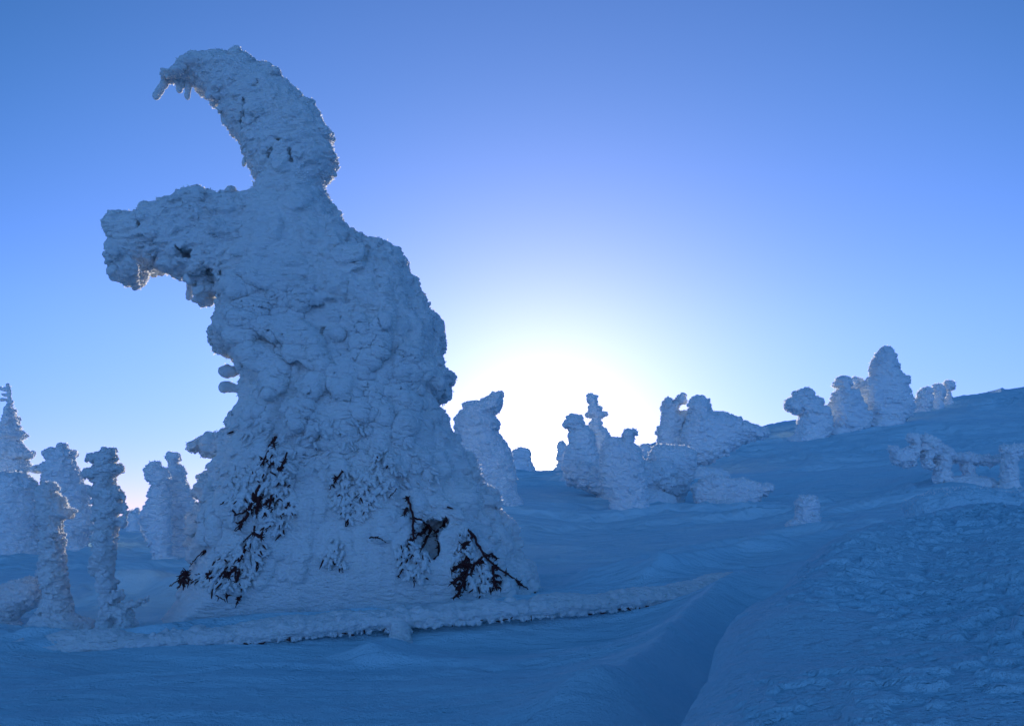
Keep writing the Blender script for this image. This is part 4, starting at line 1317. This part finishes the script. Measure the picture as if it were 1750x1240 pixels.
world = bpy.data.worlds.new("World")
SC.world = world
world.use_nodes = True
nt = world.node_tree
K = nt.links
bg = nt.nodes["Background"]
bg.inputs[1].default_value = 0.15
sky = nt.nodes.new("ShaderNodeTexSky")
sky.sky_type = "NISHITA"
sky.sun_disc = False
sky.sun_elevation = EL
sky.sun_rotation = AZ
sky.air_density = 0.6; sky.dust_density = 0.0; sky.ozone_density = 2.5
tint = nt.nodes.new("ShaderNodeMix"); tint.data_type = "RGBA"; tint.blend_type = "MULTIPLY"; tint.inputs[0].default_value = 1
K.new(sky.outputs[0], tint.inputs[6]); tint.inputs[7].default_value = (1.80, 1.67, 2.38, 1)
tc = nt.nodes.new("ShaderNodeTexCoord")
dot = nt.nodes.new("ShaderNodeVectorMath"); dot.operation = "DOT_PRODUCT"
K.new(tc.outputs["Generated"], dot.inputs[0]); dot.inputs[1].default_value = sd
ac = nt.nodes.new("ShaderNodeMath"); ac.operation = "ARCCOSINE"; ac.use_clamp = False
mn = nt.nodes.new("ShaderNodeMath"); mn.operation = "MINIMUM"; mn.inputs[1].default_value = 1.0
K.new(dot.outputs["Value"], mn.inputs[0]); K.new(mn.outputs[0], ac.inputs[0])


def glow(scale_deg, power, gain, col):
    """aureole: gain * exp(-(angle/scale)^power)"""
    a = nt.nodes.new("ShaderNodeMath"); a.operation = "DIVIDE"; a.inputs[1].default_value = math.radians(scale_deg)
    K.new(ac.outputs[0], a.inputs[0])
    p = nt.nodes.new("ShaderNodeMath"); p.operation = "POWER"; p.inputs[1].default_value = power
    K.new(a.outputs[0], p.inputs[0])
    m = nt.nodes.new("ShaderNodeMath"); m.operation = "MULTIPLY"; m.inputs[1].default_value = -1
    K.new(p.outputs[0], m.inputs[0])
    e = nt.nodes.new("ShaderNodeMath"); e.operation = "EXPONENT"
    K.new(m.outputs[0], e.inputs[0])
    v = nt.nodes.new("ShaderNodeVectorMath"); v.operation = "SCALE"
    v.inputs[0].default_value = [c * gain / 0.15 for c in col]
    K.new(e.outputs[0], v.inputs["Scale"])
    return v.outputs[0]


# the sky deepens away from the sun, and warms a little down at the horizon
def ramp(inp, a, b, ca, cb, src):
    r = nt.nodes.new("ShaderNodeMapRange"); r.interpolation_type = "SMOOTHSTEP"
    r.inputs[1].default_value = a; r.inputs[2].default_value = b
    K.new(inp, r.inputs[0])
    mx = nt.nodes.new("ShaderNodeMix"); mx.data_type = "RGBA"
    mx.inputs[6].default_value = (*ca, 1); mx.inputs[7].default_value = (*cb, 1)
    K.new(r.outputs[0], mx.inputs[0])
    mu = nt.nodes.new("ShaderNodeMix"); mu.data_type = "RGBA"; mu.blend_type = "MULTIPLY"; mu.inputs[0].default_value = 1
    K.new(src, mu.inputs[6]); K.new(mx.outputs[2], mu.inputs[7])
    return mu.outputs[2]


sepz = nt.nodes.new("ShaderNodeSeparateXYZ"); K.new(tc.outputs["Generated"], sepz.inputs[0])
acc = ramp(sepz.outputs[2], 0.0, 0.24, (0.72, 0.60, 0.93), (1, 1, 1), tint.outputs[2])
acc = ramp(sepz.outputs[2], 0.18, 0.48, (1.03, 1, 1), (0.88, 1.05, 0.97), acc)
acc = ramp(ac.outputs[0], math.radians(28), math.radians(60), (1, 1, 1), (0.30, 0.70, 0.70), acc)
acc = ramp(ac.outputs[0], math.radians(62), math.radians(100), (1, 1, 1), (1.7, 1.22, 1.13), acc)
acc = ramp(ac.outputs[0], math.radians(95), math.radians(150), (1, 1, 1), (2.3, 1.68, 1.55), acc)
for g in (glow(7.3, 1.0, 1.76, (1.0, 0, 0)), glow(7.3, 1.0, 1.6, (0, 0.84, 0.80)), glow(1.1, 2.0, 14, (1.0, 0.93, 0.75))):
    ad = nt.nodes.new("ShaderNodeVectorMath"); ad.operation = "ADD"
    K.new(acc, ad.inputs[0]); K.new(g, ad.inputs[1])
    acc = ad.outputs[0]
K.new(acc, bg.inputs[0])

SC.view_settings.view_transform = "Standard"
SC.view_settings.look = "None"
SC.view_settings.exposure = 0
SC.view_settings.gamma = 1
SC.view_settings.use_curve_mapping = False
SC.cycles.max_bounces = 6
